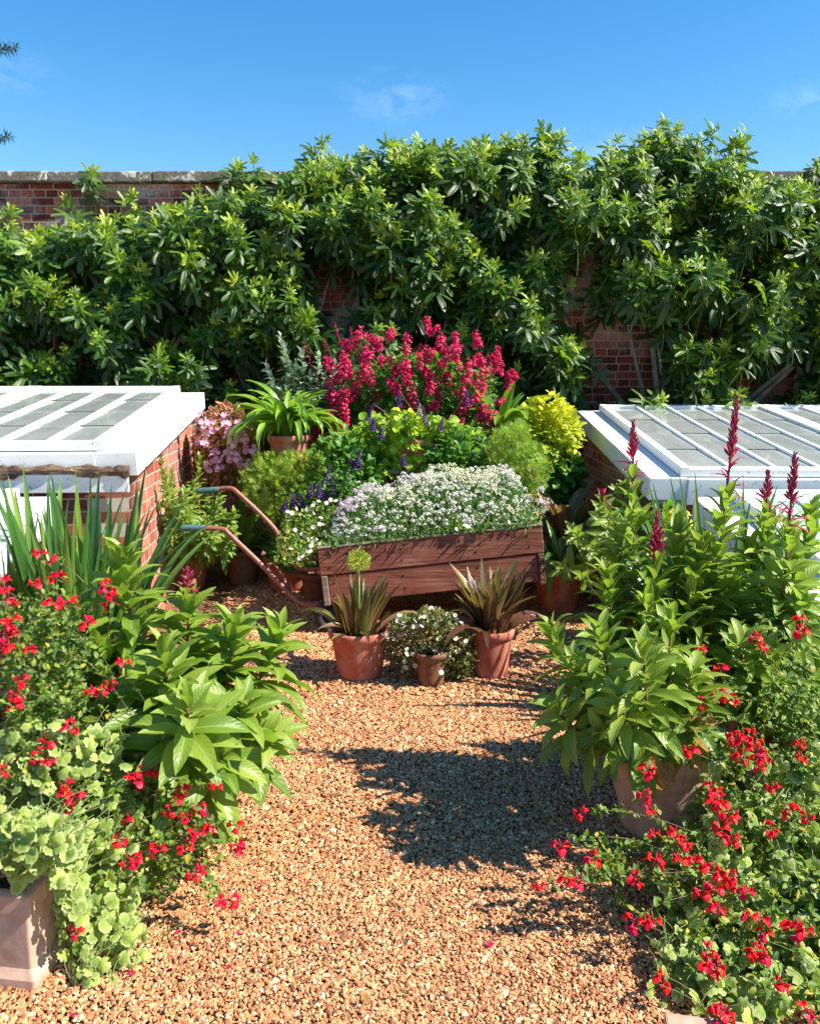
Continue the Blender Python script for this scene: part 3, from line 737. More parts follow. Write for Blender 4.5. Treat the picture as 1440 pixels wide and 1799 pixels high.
# ------------------------------------------------------------------ pots
def pot(parent,c,rt,rb,h,mat,rimh=.045,wall=.016,name='pot',wob=.003,square=False,bands=()):
    g=Geo(); x,y,z=c
    lip=.012
    prof=[(0.001,z+.001),(rb*.93,z+.001),(rb,z+.012)]
    for q in np.linspace(.08,1,9):
        zz=z+h*q
        if zz>z+h-rimh-.012: break
        r=rb+(rt-rb)*q
        for bq in bands:
            if abs(q-bq)<.06: r+=.008
        prof.append((r,zz))
    rr=rb+(rt-rb)*(1-rimh/h)
    prof+=[(rr,z+h-rimh-.006),(rt+lip*.6,z+h-rimh),(rt+lip,z+h-rimh*.5),(rt+lip,z+h-.008),(rt+lip*.5,z+h),(rt-wall*.4,z+h-.002),(rt-wall,z+h-.012),(rt-wall-.004,z+h*.7)]
    g.lathe(prof,(x,y,0),48,wob=wob)
    o=g.build(name,mat,parent)
    g=Geo(); g.lathe([(0.001,z+h*.86+.008),(rt*.5,z+h*.86),(rt-wall,z+h*.85)],(x,y,0),24); g.build('soil',M['soil'],parent)
    return o
def ellips(n,c,r,shell=.5,zmin=.02):
    d=R.normal(size=(n,3)); d/=np.linalg.norm(d,axis=1,keepdims=True)
    q=(R.uniform(shell**3,1,n))**(1/3); P=np.array(c)+d*q[:,None]*np.array(r)
    ok=P[:,2]>zmin
    return P[ok],d[ok],q[ok]
def bush(parent,c,r,n,TS,size,mat,shell=.55,up=.5,out=1.,name='foliage',clump=.0,rb=(0,1),zb=.35):
    P,d,q=ellips(n,c,r,shell)
    # lumpy surface
    P=P+ (np.sin(P*9.+c[0]*3)*.5)[:, [1,2,0]]*np.array(r)*clump
    n=len(P); dr=d*out+R.normal(0,.55,(n,3))+np.array([.1,-.1,.15]); upv=d*.6+R.normal(0,.3,(n,3))+np.array([.1,-.2,up+.4])
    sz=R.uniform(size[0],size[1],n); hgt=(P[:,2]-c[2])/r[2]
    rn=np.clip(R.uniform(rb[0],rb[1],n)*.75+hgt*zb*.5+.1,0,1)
    g=Geo()
    for i,T in enumerate(TS):
        k=np.arange(n)%len(TS)==i; g.inst(T,P[k],dr[k],upv[k],sz[k],rn[k])
    return g.build(name,mat,parent)
def bez(a,b,c,ts): 
    ts=np.asarray(ts)[:,None]; return (1-ts)**2*a+2*(1-ts)*ts*b+ts**2*c
def lob_stem(gl,gst,base,tip,n=26,Lm=.22,Ln=.06,spread=1.,old=None,rmin=.0035,rmax=.008,t0=.26,TS=LANCE,bendout=.25,tipb=1.):
    base=np.array(base);tip=np.array(tip); H=tip[2]-base[2]
    ctrl=np.array([base[0]+(tip[0]-base[0])*(.75),base[1]+(tip[1]-base[1])*.75,base[2]+H*.45])
    pts=bez(base,ctrl,tip,np.linspace(0,1,12)); gst.tube(pts,np.linspace(rmax,rmin,12),7)
    az=R.uniform(0,6.28)
    for i in range(n):
        f=i/(n-1); tt=t0+(1-t0)*f**.85
        p=bez(base,ctrl,tip,[tt])[0]; tg=bez(base,ctrl,tip,[min(1,tt+.02)])[0]-bez(base,ctrl,tip,[tt-.02])[0]; tg/=np.linalg.norm(tg)
        a=np.cross(tg,[.1,.99,0.]); a/=np.linalg.norm(a); b=np.cross(tg,a)
        az+=2.4+R.normal(0,.2)
        el=D2R(8+ 66*f**1.7 + R.normal(0,12)) 
        hd=a*math.cos(az)+b*math.sin(az); dr=hd*math.cos(el)+tg*math.sin(el)
        L=(Ln+(Lm-Ln)*(1-f)**.75)*R.uniform(.85,1.12)*(.75 if f<.08 else 1)
        k=int(R.integers(0,len(TS)))
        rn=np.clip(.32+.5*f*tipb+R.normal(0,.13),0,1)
        tgt=gl
        if old is not None and f<.25 and R.random()<.16: tgt=old
        w_=1.0 if f<.75 else 1.15
        tgt.inst(TS[k],p,dr,tg+R.normal(0,.12,3),np.array([[L*w_,L,L]]),[rn])
    return tip,tg
def spike(parent,tip,tg,L,open_=True,mat=None,name='flower_spike',r=.03,leaf=False):
    """tip = leafy top of the stem; the spike carries on along tg"""
    g=Geo(); tg=np.array(tg)/np.linalg.norm(tg); end=np.array(tip)+tg*L
    g.tube([tip,np.array(tip)+tg*L*.5,end],[.0045,.0035,.0015],6,rnd=.15)
    a=np.cross(tg,[.1,.99,0.]); a/=np.linalg.norm(a); b=np.cross(tg,a)
    n=int(L*260); az=0
    for i in range(n):
        f=i/(n-1); az+=2.4; hd=a*math.cos(az)+b*math.sin(az)
        p=np.array(tip)+tg*L*(.06+.93*f)
        if open_ and f<.34:
            if i%3: continue
            el=D2R(20+50*f/.34+R.normal(0,14)); dr=hd*math.cos(el)+tg*math.sin(el)
            g.inst(CAL,p+hd*.004,dr,tg,r*.8,[.02])
            g.inst(TUBEF,p+dr*.010,dr,tg,R.uniform(.8,1.15)*(.036),[R.uniform(.6,1)])
        else:
            el=D2R(38+38*f+R.normal(0,9)); dr=hd*math.cos(el)+tg*math.sin(el)
            s=((1-f)**.6*.030+.012)*R.uniform(.8,1.15)
            g.inst(BUD,p+hd*.003,dr,tg,np.array([[s*.85,s,s*.85]]),[np.clip(.42-.25*f+R.normal(0,.12),0,1)])
    return g.build(name,mat or M['lobfl'],parent)
GP='terracotta pots of plants grouped on the gravel'

# --- left foreground lobelia
def lobelia_pot(label,px,py,rt,rb,h,potm,stems,Lm,seed,spikes=(),mat='lob',TS=LANCE,stemm='redstem',cat='potted plant',group=GP,bands=(.45,.8),n=36):
    c=gnd(px,py); t=thing('potted_lobelia',c,label,cat,group)
    pot(t,c,rt,rb,h,potm,bands=bands,rimh=.06)
    gl=Geo(); gs=Geo(); go=Geo()
    for q,(sx,sy,Y,*o) in enumerate(stems):
        tip=at(sx,sy,Y); a=math.atan2(tip[1]-c[1],tip[0]-c[0]); rr=min(rt*.6,math.hypot(tip[1]-c[1],tip[0]-c[0])*.5)
        base=np.array([c[0]+math.cos(a)*rr,c[1]+math.sin(a)*rr,h*.85])
        sl_=o[0] if o else 0
        k=max(14,int(n*min(1.9,(tip[2]-base[2])/.5+.35)))
        tp,tg=lob_stem(gl,gs,base,tip,k,Lm*(R.uniform(.85,1.05)),.095 if not sl_ else .085,old=go)
        if sl_: spike(t,tp,tg,sl_,open_=(len(o)<2 or o[1]))
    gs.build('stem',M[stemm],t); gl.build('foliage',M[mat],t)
    if go.n: go.build('withered_leaf',M['lobold'],t)
    return t
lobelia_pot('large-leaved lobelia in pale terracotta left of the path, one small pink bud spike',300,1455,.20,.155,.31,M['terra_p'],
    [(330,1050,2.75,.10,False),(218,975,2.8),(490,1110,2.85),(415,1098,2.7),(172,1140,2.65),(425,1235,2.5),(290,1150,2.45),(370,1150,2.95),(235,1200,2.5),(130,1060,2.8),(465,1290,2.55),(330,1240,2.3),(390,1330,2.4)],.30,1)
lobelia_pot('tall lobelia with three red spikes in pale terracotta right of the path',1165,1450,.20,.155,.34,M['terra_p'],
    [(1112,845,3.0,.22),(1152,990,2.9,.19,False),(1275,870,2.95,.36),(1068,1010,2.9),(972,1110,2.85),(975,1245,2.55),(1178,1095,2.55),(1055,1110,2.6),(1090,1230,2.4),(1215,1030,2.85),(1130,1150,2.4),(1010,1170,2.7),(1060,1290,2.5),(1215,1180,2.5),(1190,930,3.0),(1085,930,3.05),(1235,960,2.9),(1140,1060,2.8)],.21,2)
lobelia_pot('lobelia with two leaning dark red spikes at the right edge beside the pale-paned cold frame',1345,1350,.19,.15,.3,M['terra'],
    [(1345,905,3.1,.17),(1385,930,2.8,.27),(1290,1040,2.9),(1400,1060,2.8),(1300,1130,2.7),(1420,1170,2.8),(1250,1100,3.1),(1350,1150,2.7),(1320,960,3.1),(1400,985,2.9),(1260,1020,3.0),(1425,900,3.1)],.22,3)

# --- back left pot with many fine lobelia-like stems
def leafy_pot(label,px,py,rt,rb,h,stems,Lm,mat,potm='terra',TS=LANCE_N,n=30,name='potted_plant',z0=0.,tip=.04):
    c=gnd(px,py) if z0==0 else None
    t=thing(name,c,label,'potted plant',GP); pot(t,c,rt,rb,h,M[potm],rimh=.05)
    gl=Geo(); gs=Geo()
    for sx,sy,Y in stems:
        tp=at(sx,sy,Y); base=np.array([c[0]+(tp[0]-c[0])*.3,c[1]+(tp[1]-c[1])*.3,h*.85])
        lob_stem(gl,gs,base,tp,n,Lm,tip,TS=TS,rmax=.005,rmin=.002)
    gs.build('stem',M['stem'],t); gl.build('foliage',M[mat],t); return t
leafy_pot('orange terracotta pot of narrow-leaved stems beside the sunlit brick end of the left cold frame',331,1034,.165,.12,.3,
    [(282,800,5.6),(340,850,5.7),(395,905,5.8),(255,855,5.5),(310,880,5.5),(365,870,6.0),(300,830,5.9),(345,930,5.5),(400,940,6.0),(270,900,5.6),(325,905,5.4),(385,865,5.7),(350,800,5.9),(290,840,5.4),(410,900,5.8),(375,930,5.5),(300,930,5.4),(325,860,5.4),(360,910,5.4),(285,900,5.9),(410,935,5.6),(340,890,6.0)],.135,'lob',n=54,TS=LANCE,tip=.05)

# --- sword leaves
def swords(label,c,n,hr,spread,Lr,mat='sword',yc=0,name='iris_clump',potr=.16,poth=.25):
    t=thing(name,c,label,'potted plant',GP); pot(t,c,potr,potr*.75,poth,M['terra'])
    g=Geo()
    for i in range(n):
        a=R.uniform(0,6.28); rr=potr*.7*math.sqrt(R.random()); p=np.array([c[0]+math.cos(a)*rr*1.3,c[1]+math.sin(a)*rr,poth*.85])
        out=np.array([math.cos(a)*spread*R.uniform(.1,1),math.sin(a)*spread*.6,1.])+R.normal(0,.06,3)
        L=R.uniform(*Lr); k=int(R.choice([0,0,1,1,2,3],1)[0]) if L>.5 else 2
        g.inst(SWORD[k],p,out,np.array([math.cos(a)*-.6,math.sin(a)*-.6-.6,.3])+R.normal(0,.3,3),np.array([[L*R.uniform(.9,1.35),L,L]]),[R.random()])
    g.build('foliage',M[mat],t); return t
cA=np.array([-1.53,3.7,0.])
swords('clump of tall upright sword-shaped iris leaves at the left in front of the cold frames',cA,120,0,.28,(.5,1.02),potr=.25)
swords('clump of tall sword-shaped leaves at the right between the lobelia stems and the cold frame',np.array([1.42,3.75,0.]),60,0,.42,(.55,.98),potr=.2)
c=np.array([1.36,4.3,0.]); t=thing('marigold_clump',c,'small plant with yellow florets behind the right lobelia, below the cold frame corner','potted plant',GP)
pot(t,c,.12,.09,.2,M['terra_d']); pc=at(1185,912,4.3); bush(t,(c[0],4.3,pc[2]-.16),(.13,.13,.24),240,OVATE,(.04,.07),M['green'])
P,d,q=ellips(34,pc,(.09,.08,.06),.3)
g=Geo(); g.inst(PINKFL,[[0,0,0]],(0,1,0),(0,0,1.),.04,[.5]); f0=g.build('flower_head',M['yelfl'],t,local=True)
for k,(p_,d_) in enumerate(zip(P,d)):
    o=f0 if k==0 else dup(f0)
    o.location=Vector(p_-c); o.rotation_euler=Vector(d_+np.array([0,-.7,.5])).to_track_quat('Z','Y').to_euler()

# --- right mid: orange spike plant and strap plant
lobelia_pot('bushy lobelia with one orange flower spike between the barrow and the right cold frame',1068,1010,.17,.13,.28,M['terra'],
    [(1058,880,5.0,.12),(1010,935,4.9),(1095,855,5.3),(1130,900,5.0),(1040,960,4.8),(985,1000,4.8),(1100,930,4.8),(1140,960,4.9),(1070,905,4.7),(1020,1010,4.7),(1125,860,5.2),(1085,990,4.7)],.19,4,n=24)
def straps(label,c,n,Lr,mat,tilt=(.2,1.1),TS=STRAP,wd=1.,potr=.15,poth=.24,z=0,potm='terra',name='potted_eucomis',rise=1.):
    t=thing(name,c,label,'potted plant',GP); pot(t,c,potr,potr*.76,poth,M[potm])
    g=Geo()
    for i in range(n):
        a=i*2.4+R.normal(0,.2); f=i/n; L=R.uniform(*Lr)*(1-.25*f)
        el=D2R(90)-R.uniform(*tilt)*(1-.7*f)
        p=np.array([c[0]+math.cos(a)*potr*.35*(1-f),c[1]+math.sin(a)*potr*.35*(1-f),c[2]+poth*.84])
        dr=np.array([math.cos(a)*math.cos(el),math.sin(a)*math.cos(el),math.sin(el)*rise])
        g.inst(TS[int(R.integers(0,len(TS)))],p,dr,(0,0,1.)+np.array([-math.cos(a)*.5,-math.sin(a)*.5,0.]),np.array([[L*wd,L,L]]),[np.clip(R.normal(.5,.25),0,1)])
    g.build('foliage',M[mat],t); return t
straps('pot of arching grey-green strap leaves just right of the barrow',np.array([1.02,5.5,0.]),42,(.4,.68),'sword',(.3,1.2),wd=.55,potr=.17,poth=.3)
straps('dark pot of striped bronze leaves leaning against the right cold frame',np.array([1.15,6.0,0.]),16,(.5,.72),'bronze',(.1,.5),TS=STRAP[:2],wd=.6,potr=.14,poth=.4,potm='terra_d')

# ------------------------------------------------------------------ barrow
by=4.93
A=at(561,965,by)[:3]; B=at(952,924,by+.03); A2=at(572,1062,by); B2=at(956,1029,by+.03)
t=thing('wooden_barrow',(.1,by+.35,0),'old brown wooden barrow with rusty tube handles, planted with white flowers','barrow')
ux=(B-A)/np.linalg.norm(B-A); Lb=np.linalg.norm(B-A); uy=np.array([0,1.,0]); uy=uy-ux*np.dot(uy,ux); uy/=np.linalg.norm(uy); uz=np.cross(ux,uy)
RB=np.stack([ux,uy,uz],1); Hb=.355; Wb=.74
def bp(x,y,z): return A+ux*x+uy*y+uz*z
def bbox(g,x0,x1,y0,y1,z0,z1,rnd=0): g.box(bp((x0+x1)/2,(y0+y1)/2,(z0+z1)/2),(x1-x0,y1-y0,z1-z0),R3=RB,rnd=rnd)
def bpart(name,boxes,mat,bv=.005):
    g=Geo()
    for b in boxes: bbox(g,*b,rnd=R.random())
    return bevel(g.build(name,M[mat],t,smooth=False),bv)
bpart('near_side',[(-.015,Lb,0,.032,-.168,0)],'wood'); bpart('near_side',[(.03,Lb-.045,.006,.034,-.35,-.173)],'wood')
bpart('near_side_cap',[(-.017,Lb+.004,-.004,.036,.0005,.012)],'greywood',.004)
bpart('far_side',[(-.015,Lb,Wb,Wb+.032,-.168,0)],'wood'); bpart('far_side',[(.03,Lb-.045,Wb,Wb+.028,-.35,-.173)],'wood')
bpart('end_board',[(-.012,.02,.036,Wb-.003,-.34,-.01)],'wood'); bpart('end_board',[(Lb-.03,Lb,.036,Wb-.003,-.34,.0)],'wood')
bpart('corner_post',[(-.012,.027,-.004,.033,-.36,-.172)],'greywood')
bpart('corner_post',[(Lb-.042,Lb-.002,-.006,.03,-.375,-.172)],'woodv')
g=Geo()
for q in(.06,.5,.95,Lb-.09):
    for z_ in(-.05,-.12,-.22,-.30): g.inst(lathe_t([(0.001,0),(.5,.0),(.4,.3),(.001,.35)],8),bp(q+R.normal(0,.004),-.0 if z_>-.17 else .006,z_),-uy,uz,.012,[0])
g.build('nail',M['rubber'],t)
g=Geo()
for k in range(6):
    p_=bp(Lb-.022,-.009,-.195-.032*k); g.inst(lathe_t([(0.001,0),(.5,.0),(.35,.4),(.001,.5)],8),p_,-uy,uz,.012,[0])
g.build('stud',M['steel'],t)
bpart('floor_board',[(.02,Lb-.03,.036,Wb-.003,-.335,-.31)],'wood')
bpart('compost',[(.022,Lb-.032,.037,Wb-.004,-.305,-.04)],'soil')
bpart('cross_bearer',[(.2,.26,.03,Wb,-.40,-.352)],'wood'); bpart('cross_bearer',[(Lb-.3,Lb-.24,.03,Wb,-.40,-.352)],'wood')
# chassis + wheels
g=Geo()
for yy in(.16,Wb-.16):
    g.tube([bp(-.02,yy,-.375),bp(Lb*.5,yy,-.375),bp(Lb-.05,yy,-.375)],.014,8)
wp=at(566,1103,by-.02); wr=wp[2] if .06<wp[2]<.2 else .12
axc=np.array([wp[0]+.06,by+.05,.118])
g.tube([axc+np.array([0,0,0]),axc+np.array([0,Wb-.02,0])],.012,8)
for yy in(.05,Wb-.08): g.tube([axc+np.array([0,yy,0]),bp(.05,yy,-.36)],.013,8); g.tube([axc+np.array([0,yy,0]),bp(.35,yy,-.36)],.013,8)
for yy in(.1,Wb-.1):
    q=bp(Lb-.25,yy,-.37); g.tube([q,np.array([q[0]+.05,q[1],.01])],.016,8)
g.build('chassis',M['steel'],t)
for yy in(0.,Wb-.02):
    c_=axc+np.array([0,yy,0]); g=Geo()
    ringp=[];n=28
    V=[];fs=[];m=10
    for i in range(n):
        a=i*2*PI/n
        for j in range(m):
            b=j*2*PI/m; rr=.090+.028*math.cos(b); V.append(c_+np.array([rr*math.cos(a),.030*math.sin(b),rr*math.sin(a)]))
    for i in range(n):
        for j in range(m):
            k=(i+1)%n;l=(j+1)%m; fs.append((i*m+j,k*m+j,k*m+l,i*m+l))
    g.add(V,fs); wo=g.build('wheel',M['rubber'],t)
    g=Geo(); g.tube([c_+np.array([0,-.012,0]),c_+np.array([0,.012,0])],.068,18); g.build('hub',M['rubber'],wo)
def handle(pxs,Y0,Y1,grip):
    pts=[at(px,py,Y0+(Y1-Y0)*i/(len(pxs)-1)) for i,(px,py) in enumerate(pxs)]
    # smooth (Catmull-Rom)
    P=[pts[0]]+pts+[pts[-1]]; out=[]
    for i in range(1,len(P)-2):
        for s in np.linspace(0,1,6,endpoint=False):
            a,b,c,d=P[i-1],P[i],P[i+1],P[i+2]
            out.append(.5*((2*b)+(-a+c)*s+(2*a-5*b+4*c-d)*s*s+(-a+3*b-3*c+d)*s**3))
    out.append(pts[-1]); g=Geo(); g.tube(out,.0165,12); o=g.build('handle',M['steel'],t)
    g=Geo(); g0=at(*grip[0],Y0); g1=at(*grip[1],Y0)
    ax=(g1-g0)/np.linalg.norm(g1-g0); Lg=np.linalg.norm(g1-g0)
    g.tube([g0,g0+ax*.004,g0+ax*.015,g0+ax*Lg*.9,g1-ax*.005,g1],[.012,.019,.022,.021,.021,.018],14); g.build('grip',M['grip'],o)
    return o
handle([(355,928),(392,930),(405,941),(467,1000),(511,1045),(532,1060),(560,1061),(600,1056)],5.05,5.05,[(317,928),(361,928)])
handle([(380,860),(404,858),(420,868),(478,924),(494,953),(514,988),(530,1000),(560,1000),(600,998)],5.68,5.55,[(346,863),(386,860)])
g=Geo(); g.tube([at(469,1003,5.05),at(471,992,5.06),at(481,990,5.08),at(494,1009,5.1),at(505,1030,5.1),at(512,1045,5.06)],[.012]*6,10); g.build('brace',M['steel'],t)
g=Geo(); g.tube([at(480,926,5.66),at(500,951,5.62),at(530,981,5.6),at(560,984,5.55)],[.012]*4,10); g.build('brace',M['steel'],t)

# --- barrow planting: alyssum, daisies, each a plant of its own
def mound(n,x0,x1,y0,y1,hf,zoff=0):
    x=R.uniform(x0,x1,n); y=R.uniform(y0,y1,n)
    return np.array([bp(a,b,hf(a,b)) for a,b in zip(x,y)]),x,y
def hfun(a,b):
    fx=np.clip((a-.02)/(.25),0,1)**.7*np.clip((Lb+.02-a)/.16,0,1)**.5; fy=np.clip((b+.03)/.36,0,1)**.75
    return -.02+.30*fx*fy*(1+.10*math.sin(a*9+1)+.07*math.sin(a*23+b*11))*(.86+.2*a/Lb)
t2=thing('alyssum_plant',bp(.75,.37,-.04),'mass of white and lilac alyssum filling the wooden barrow','flowering plant')
g=Geo(); n=5200
P,x,y=mound(n,.05,Lb-.04,-.02,Wb+.02,lambda a,b:hfun(a,b)*R.uniform(.35,.95))
g.inst(LANCE_N[0],P,R.normal(size=(n,3))*.6+np.array([.1,-.25,1.]),R.normal(size=(n,3))+np.array([0,-1,.5]),R.uniform(.03,.06,n),R.random(n)); g.build('foliage',M['alyf'],t2)
g=Geo(); P,x,y=mound(1150,.07,Lb-.05,.02,Wb+.03,lambda a,b:hfun(a,b)+R.uniform(-.035,.04)*(1 if R.random()<.85 else 1.6))
for p_,xx,yy in zip(P,x,y):
    k=int(R.integers(12,22)); d=R.normal(size=(k,3)); d/=np.linalg.norm(d,axis=1,keepdims=True); d[:,2]=abs(d[:,2])
    lil=.5+.5*math.sin(xx*7+1.2)*math.cos(yy*6+xx*3)
    base=np.clip(.55*lil+.3*R.random()+ (.26 if xx>.8 else -.08 if xx<.4 else .14),0,1)
    g.inst(FLORET,p_+d*R.uniform(.012,.021),R.normal(size=(k,3)),d,R.uniform(.0085,.013,k),np.clip(base+R.normal(0,.12,k),0,1))
tag(g.build('flower_head',M['aly'],t2),kind='stuff')
def daisies(label,loc,pts,n_f,size,leafpts,leafsize,mat='mos',stemdn=.08,fmat='daisy',potspec=None,name='daisy_plant',cat='flowering plant'):
    t=thing(name,loc,label,cat,None if potspec is None else GP)
    if potspec: pot(t,loc,*potspec)
    g=Geo(); n=len(leafpts); g.inst(OVATE[0],leafpts,R.normal(size=(n,3))+np.array([0,-.2,.4]),R.normal(size=(n,3))+np.array([.3,-.5,1.]),R.uniform(*leafsize,n),R.random(n)); g.build('foliage',M[mat],t)
    g=Geo(); gs=Geo(); n=len(pts)
    nr=R.normal(0,.45,(n,3))+np.array([.15,-.65,.8])
    for k in range(min(n,99)):
        if k<6:
            g=Geo(); g.inst(DAISY,[[0,0,0]],(0,1,0),(0,0,1.),1.,[float(np.clip(.25+.17*k,0,1))]); o=g.build('flower',M[fmat],t,local=True)
            if k==0: fm=[]
            fm.append(o)
        else: o=dup(fm[int(R.integers(0,6))])
        o.location=Vector(np.array(pts[k])-wloc(t)); o.rotation_euler=Vector(nr[k]).to_track_quat('Z','Y').to_euler(); o.scale=(float(R.uniform(*size)),)*3
    for p_,q in zip(pts,nr):
        e=np.array(p_)-np.array([R.normal(0,.02),-.03,stemdn]); gs.tube([e,(e+p_)/2+R.normal(0,.006,3),p_],[.0012]*3,4,cap=False)
    gs.build('stem',M['wiry'],t); return t
def px_pts(n,poly,Yf,jit=.15):
    """points in a photo-plane polygon, each at a real distance Yf(px,py) plus a random depth"""
    xs=[a for a,b in poly]; ys=[b for a,b in poly]; out=[]
    while len(out)<n:
        x=R.uniform(min(xs),max(xs)); y=R.uniform(min(ys),max(ys)); ins=False; j=len(poly)-1
        for i in range(len(poly)):
            if (poly[i][1]>y)!=(poly[j][1]>y) and x<(poly[j][0]-poly[i][0])*(y-poly[i][1])/(poly[j][1]-poly[i][1]+1e-9)+poly[i][0]: ins=not ins
            j=i
        if not ins: continue
        p_=at(x,y,Yf(x,y)+R.uniform(0,jit))
        if p_[2]>.012: out.append(p_)
    return np.array(out)
LP=[(505,905),(560,880),(620,890),(640,925),(600,955),(560,968),(520,985),(490,960)]
daisies('pink and white daisies spilling over the left end of the barrow',bp(.05,.2,-.04),
   px_pts(95,[(500,900),(560,872),(640,885),(720,915),(700,940),(620,952),(560,965),(520,985),(495,950)],lambda x,y:5.0+ (960-y)*.006,.12),95,(.026,.036),
   px_pts(1500,[(500,905),(560,885),(640,900),(720,925),(700,945),(620,955),(560,968),(530,995),(480,990)],lambda x,y:5.02+(960-y)*.006,.2),(.02,.04),mat='sal')
daisies('white and pink daisies along the front right rim of the barrow',bp(1.1,.06,-.04),
   px_pts(75,[(800,905),(850,885),(900,875),(960,880),(950,918),(880,925),(800,932)],lambda x,y:4.93+(925-y)*.006,.1),75,(.026,.036),
   px_pts(900,[(780,915),(850,895),(900,885),(955,890),(948,920),(880,927),(780,935)],lambda x,y:4.95+(925-y)*.006,.12),(.02,.04),mat='sal')
c3=bp(Lb-.04,.1,-.05); t3=thing('candytuft_plant',c3,'taller pale lilac flower heads at the far right corner of the barrow','flowering plant')
g=Geo(); gs=Geo()
for px,py in((930,875),(948,882),(955,895),(940,900),(925,890),(960,880),(935,915),(950,860),(918,905)):
    p_=at(px,py,5.1); k=40; d=R.normal(size=(k,3)); d/=np.linalg.norm(d,axis=1,keepdims=True); g=Geo(); g.inst(FLORET,p_+d*.022,R.normal(size=(k,3)),d,.012,R.uniform(0,.5,k)); g.build('flower_head',M['aly'],t3); gs.tube([bp(Lb-.06,.1,-.04),p_],[.002,.0015],4)
gs.build('stem',M['stem'],t3)

# --- three pots before the barrow
def bronze_pot(label,px,py,rt,rb,h,n,Lr,sp,seed,tuft=False):
    c=gnd(px,py); t=thing('potted_eucomis',c,label,'potted plant',GP); pot(t,c,rt,rb,h,M['terra'],rimh=.045)
    g=Geo()
    for i in range(n):
        a=i*2.4; f=i/n; rr=rt*.62*math.sqrt((i+.5)/n) ; a2=a+R.normal(0,.3)
        p=np.array([c[0]+math.cos(a)*rr,c[1]+math.sin(a)*rr,h*.84])
        l=(R.uniform(.05,.6)*sp if R.random()<.8 else 1.1*sp)
        dr=np.array([math.cos(a2)*l,math.sin(a2)*l,1.])
        L=R.uniform(*Lr); k=3 if l>sp else int(R.choice([0,0,1,1,2],1)[0])
        g.inst(DARKSW[k],p,dr,np.array([-math.cos(a2),-math.sin(a2)-.3,.6])+R.normal(0,.3,3),np.array([[L*1.1,L,L]]),[np.clip(R.beta(1.5,1.6),0,1)])
    g.build('foliage',M['bronze'],t)
    if tuft:
        q=at(630,985,c[1]+.05); gt=Geo(); gt.tube([np.array([c[0],c[1],h*.84]),q-np.array([0,0,.05])],[.007,.006],7); gt.build('stem',M['stem'],t)
        gt=Geo(); P,d,_=ellips(420,q,(.055,.055,.046),.1); gt.inst(LANCE_N[0],P,d+R.normal(0,.3,(len(P),3))+np.array([0,0,.4]),(0,-1,.3),R.uniform(.014,.030,len(P)),R.uniform(.3,1,len(P))); gt.build('seed_head',M['feath'],t)
    return t
bronze_pot('terracotta pot of short bronze leaves with a round yellow-green tuft',632,1187,.158,.115,.27,46,(.15,.36),.72,1,True)
bronze_pot('terracotta pot of long olive and bronze leaves trailing towards the gravel',862,1185,.112,.09,.265,64,(.22,.44),.85,2)
c=gnd(757,1203)
poly=[(685,1100),(700,1078),(722,1084),(745,1066),(775,1072),(800,1080),(815,1100),(832,1118),(838,1150),(830,1178),(800,1172),(775,1188),(740,1170),(712,1184),(684,1160),(672,1125)]
daisies('small dark pot brimming with tiny white daisies between the two bronze-leaved pots',c,
   px_pts(105,poly,lambda x,y:3.97+.09*((x-757)/75)**2,.22),105,(.021,.030),
   np.concatenate([px_pts(4200,poly,lambda x,y:4.03+.09*((x-757)/75)**2,.28),px_pts(900,[(790,1150),(828,1150),(820,1195),(780,1185)],lambda x,y:4.12,.1)]),(.016,.030),mat='mos',potspec=(.085,.062,.19,M['terra_d'],.03),name='potted_daisy',cat='potted plant')

# --- small pot under the handles, dark-leaved pot behind, etc.
leafy_pot('small red terracotta pot of leafy green stems beneath the barrow handles',522,1035,.115,.085,.17,[(500,890,5.9),(540,920,5.8),(480,920,6.),(525,880,6.1),(555,900,5.9),(505,950,5.7),(535,960,5.7),(480,960,5.8)],.11,'green',TS=OVATE,n=22)
straps('dark broad-leaved plant in a pot behind the orange pot, near the upper barrow handle',np.array([-1.30,6.25,0.]),26,(.4,.6),'green',(.2,1.),wd=1.0,potr=.14,poth=.28,potm='terra_d',name='potted_plant')

# ------------------------------------------------------------------ staging and the plants on it
t=thing('plant_bench',(0,6.6,0),'weathered slatted wooden bench hidden under the pots behind the barrow','bench')
g=Geo()
for k in range(7): g.box((.1,6.12+.15*k,.90),(1.75,.12,.03),rnd=R.random())
bevel(g.build('bench_top',M['greywood'],t,smooth=False),.004)
for sx in(-.7,.9):
    for sy in(6.15,6.98):
        g=Geo(); g.box((sx,sy,.442),(.07,.07,.882)); g.build('leg',M['greywood'],t,smooth=False)
def on_bench(px,Y): p_=at(px,780,Y); return np.array([p_[0],Y,.916])
c=on_bench(507,6.25)
straps('orange pot overflowing with bright green drooping strap leaves, left end behind the barrow',c,120,(.36,.68),'strap',(-.05,.95),TS=STRAP[1:],wd=.7,rise=1.25,potr=.15,poth=.245)
# silver-leaved
c=on_bench(545,6.75); t=thing('potted_silver_bush',c,'tall silver-leaved stems rising behind the pot of green strap leaves','potted plant',GP); pot(t,c,.13,.1,.22,M['terra'])
gl=Geo(); gs=Geo()
for sx,sy in((500,610),(520,640),(550,690),(475,660),(535,690),(505,670),(570,660),(600,660),(493,590),(468,640),(530,615),(510,640),(560,625),(480,680),(545,660),(588,640),(520,700)):
    lob_stem(gl,gs,c+np.array([0,0,.18]),at(sx,sy,6.7),26,.10,.06,TS=OVATE,t0=.4,rmax=.004)
gs.build('stem',M['stem'],t); gl.build('foliage',M['silver'],t)
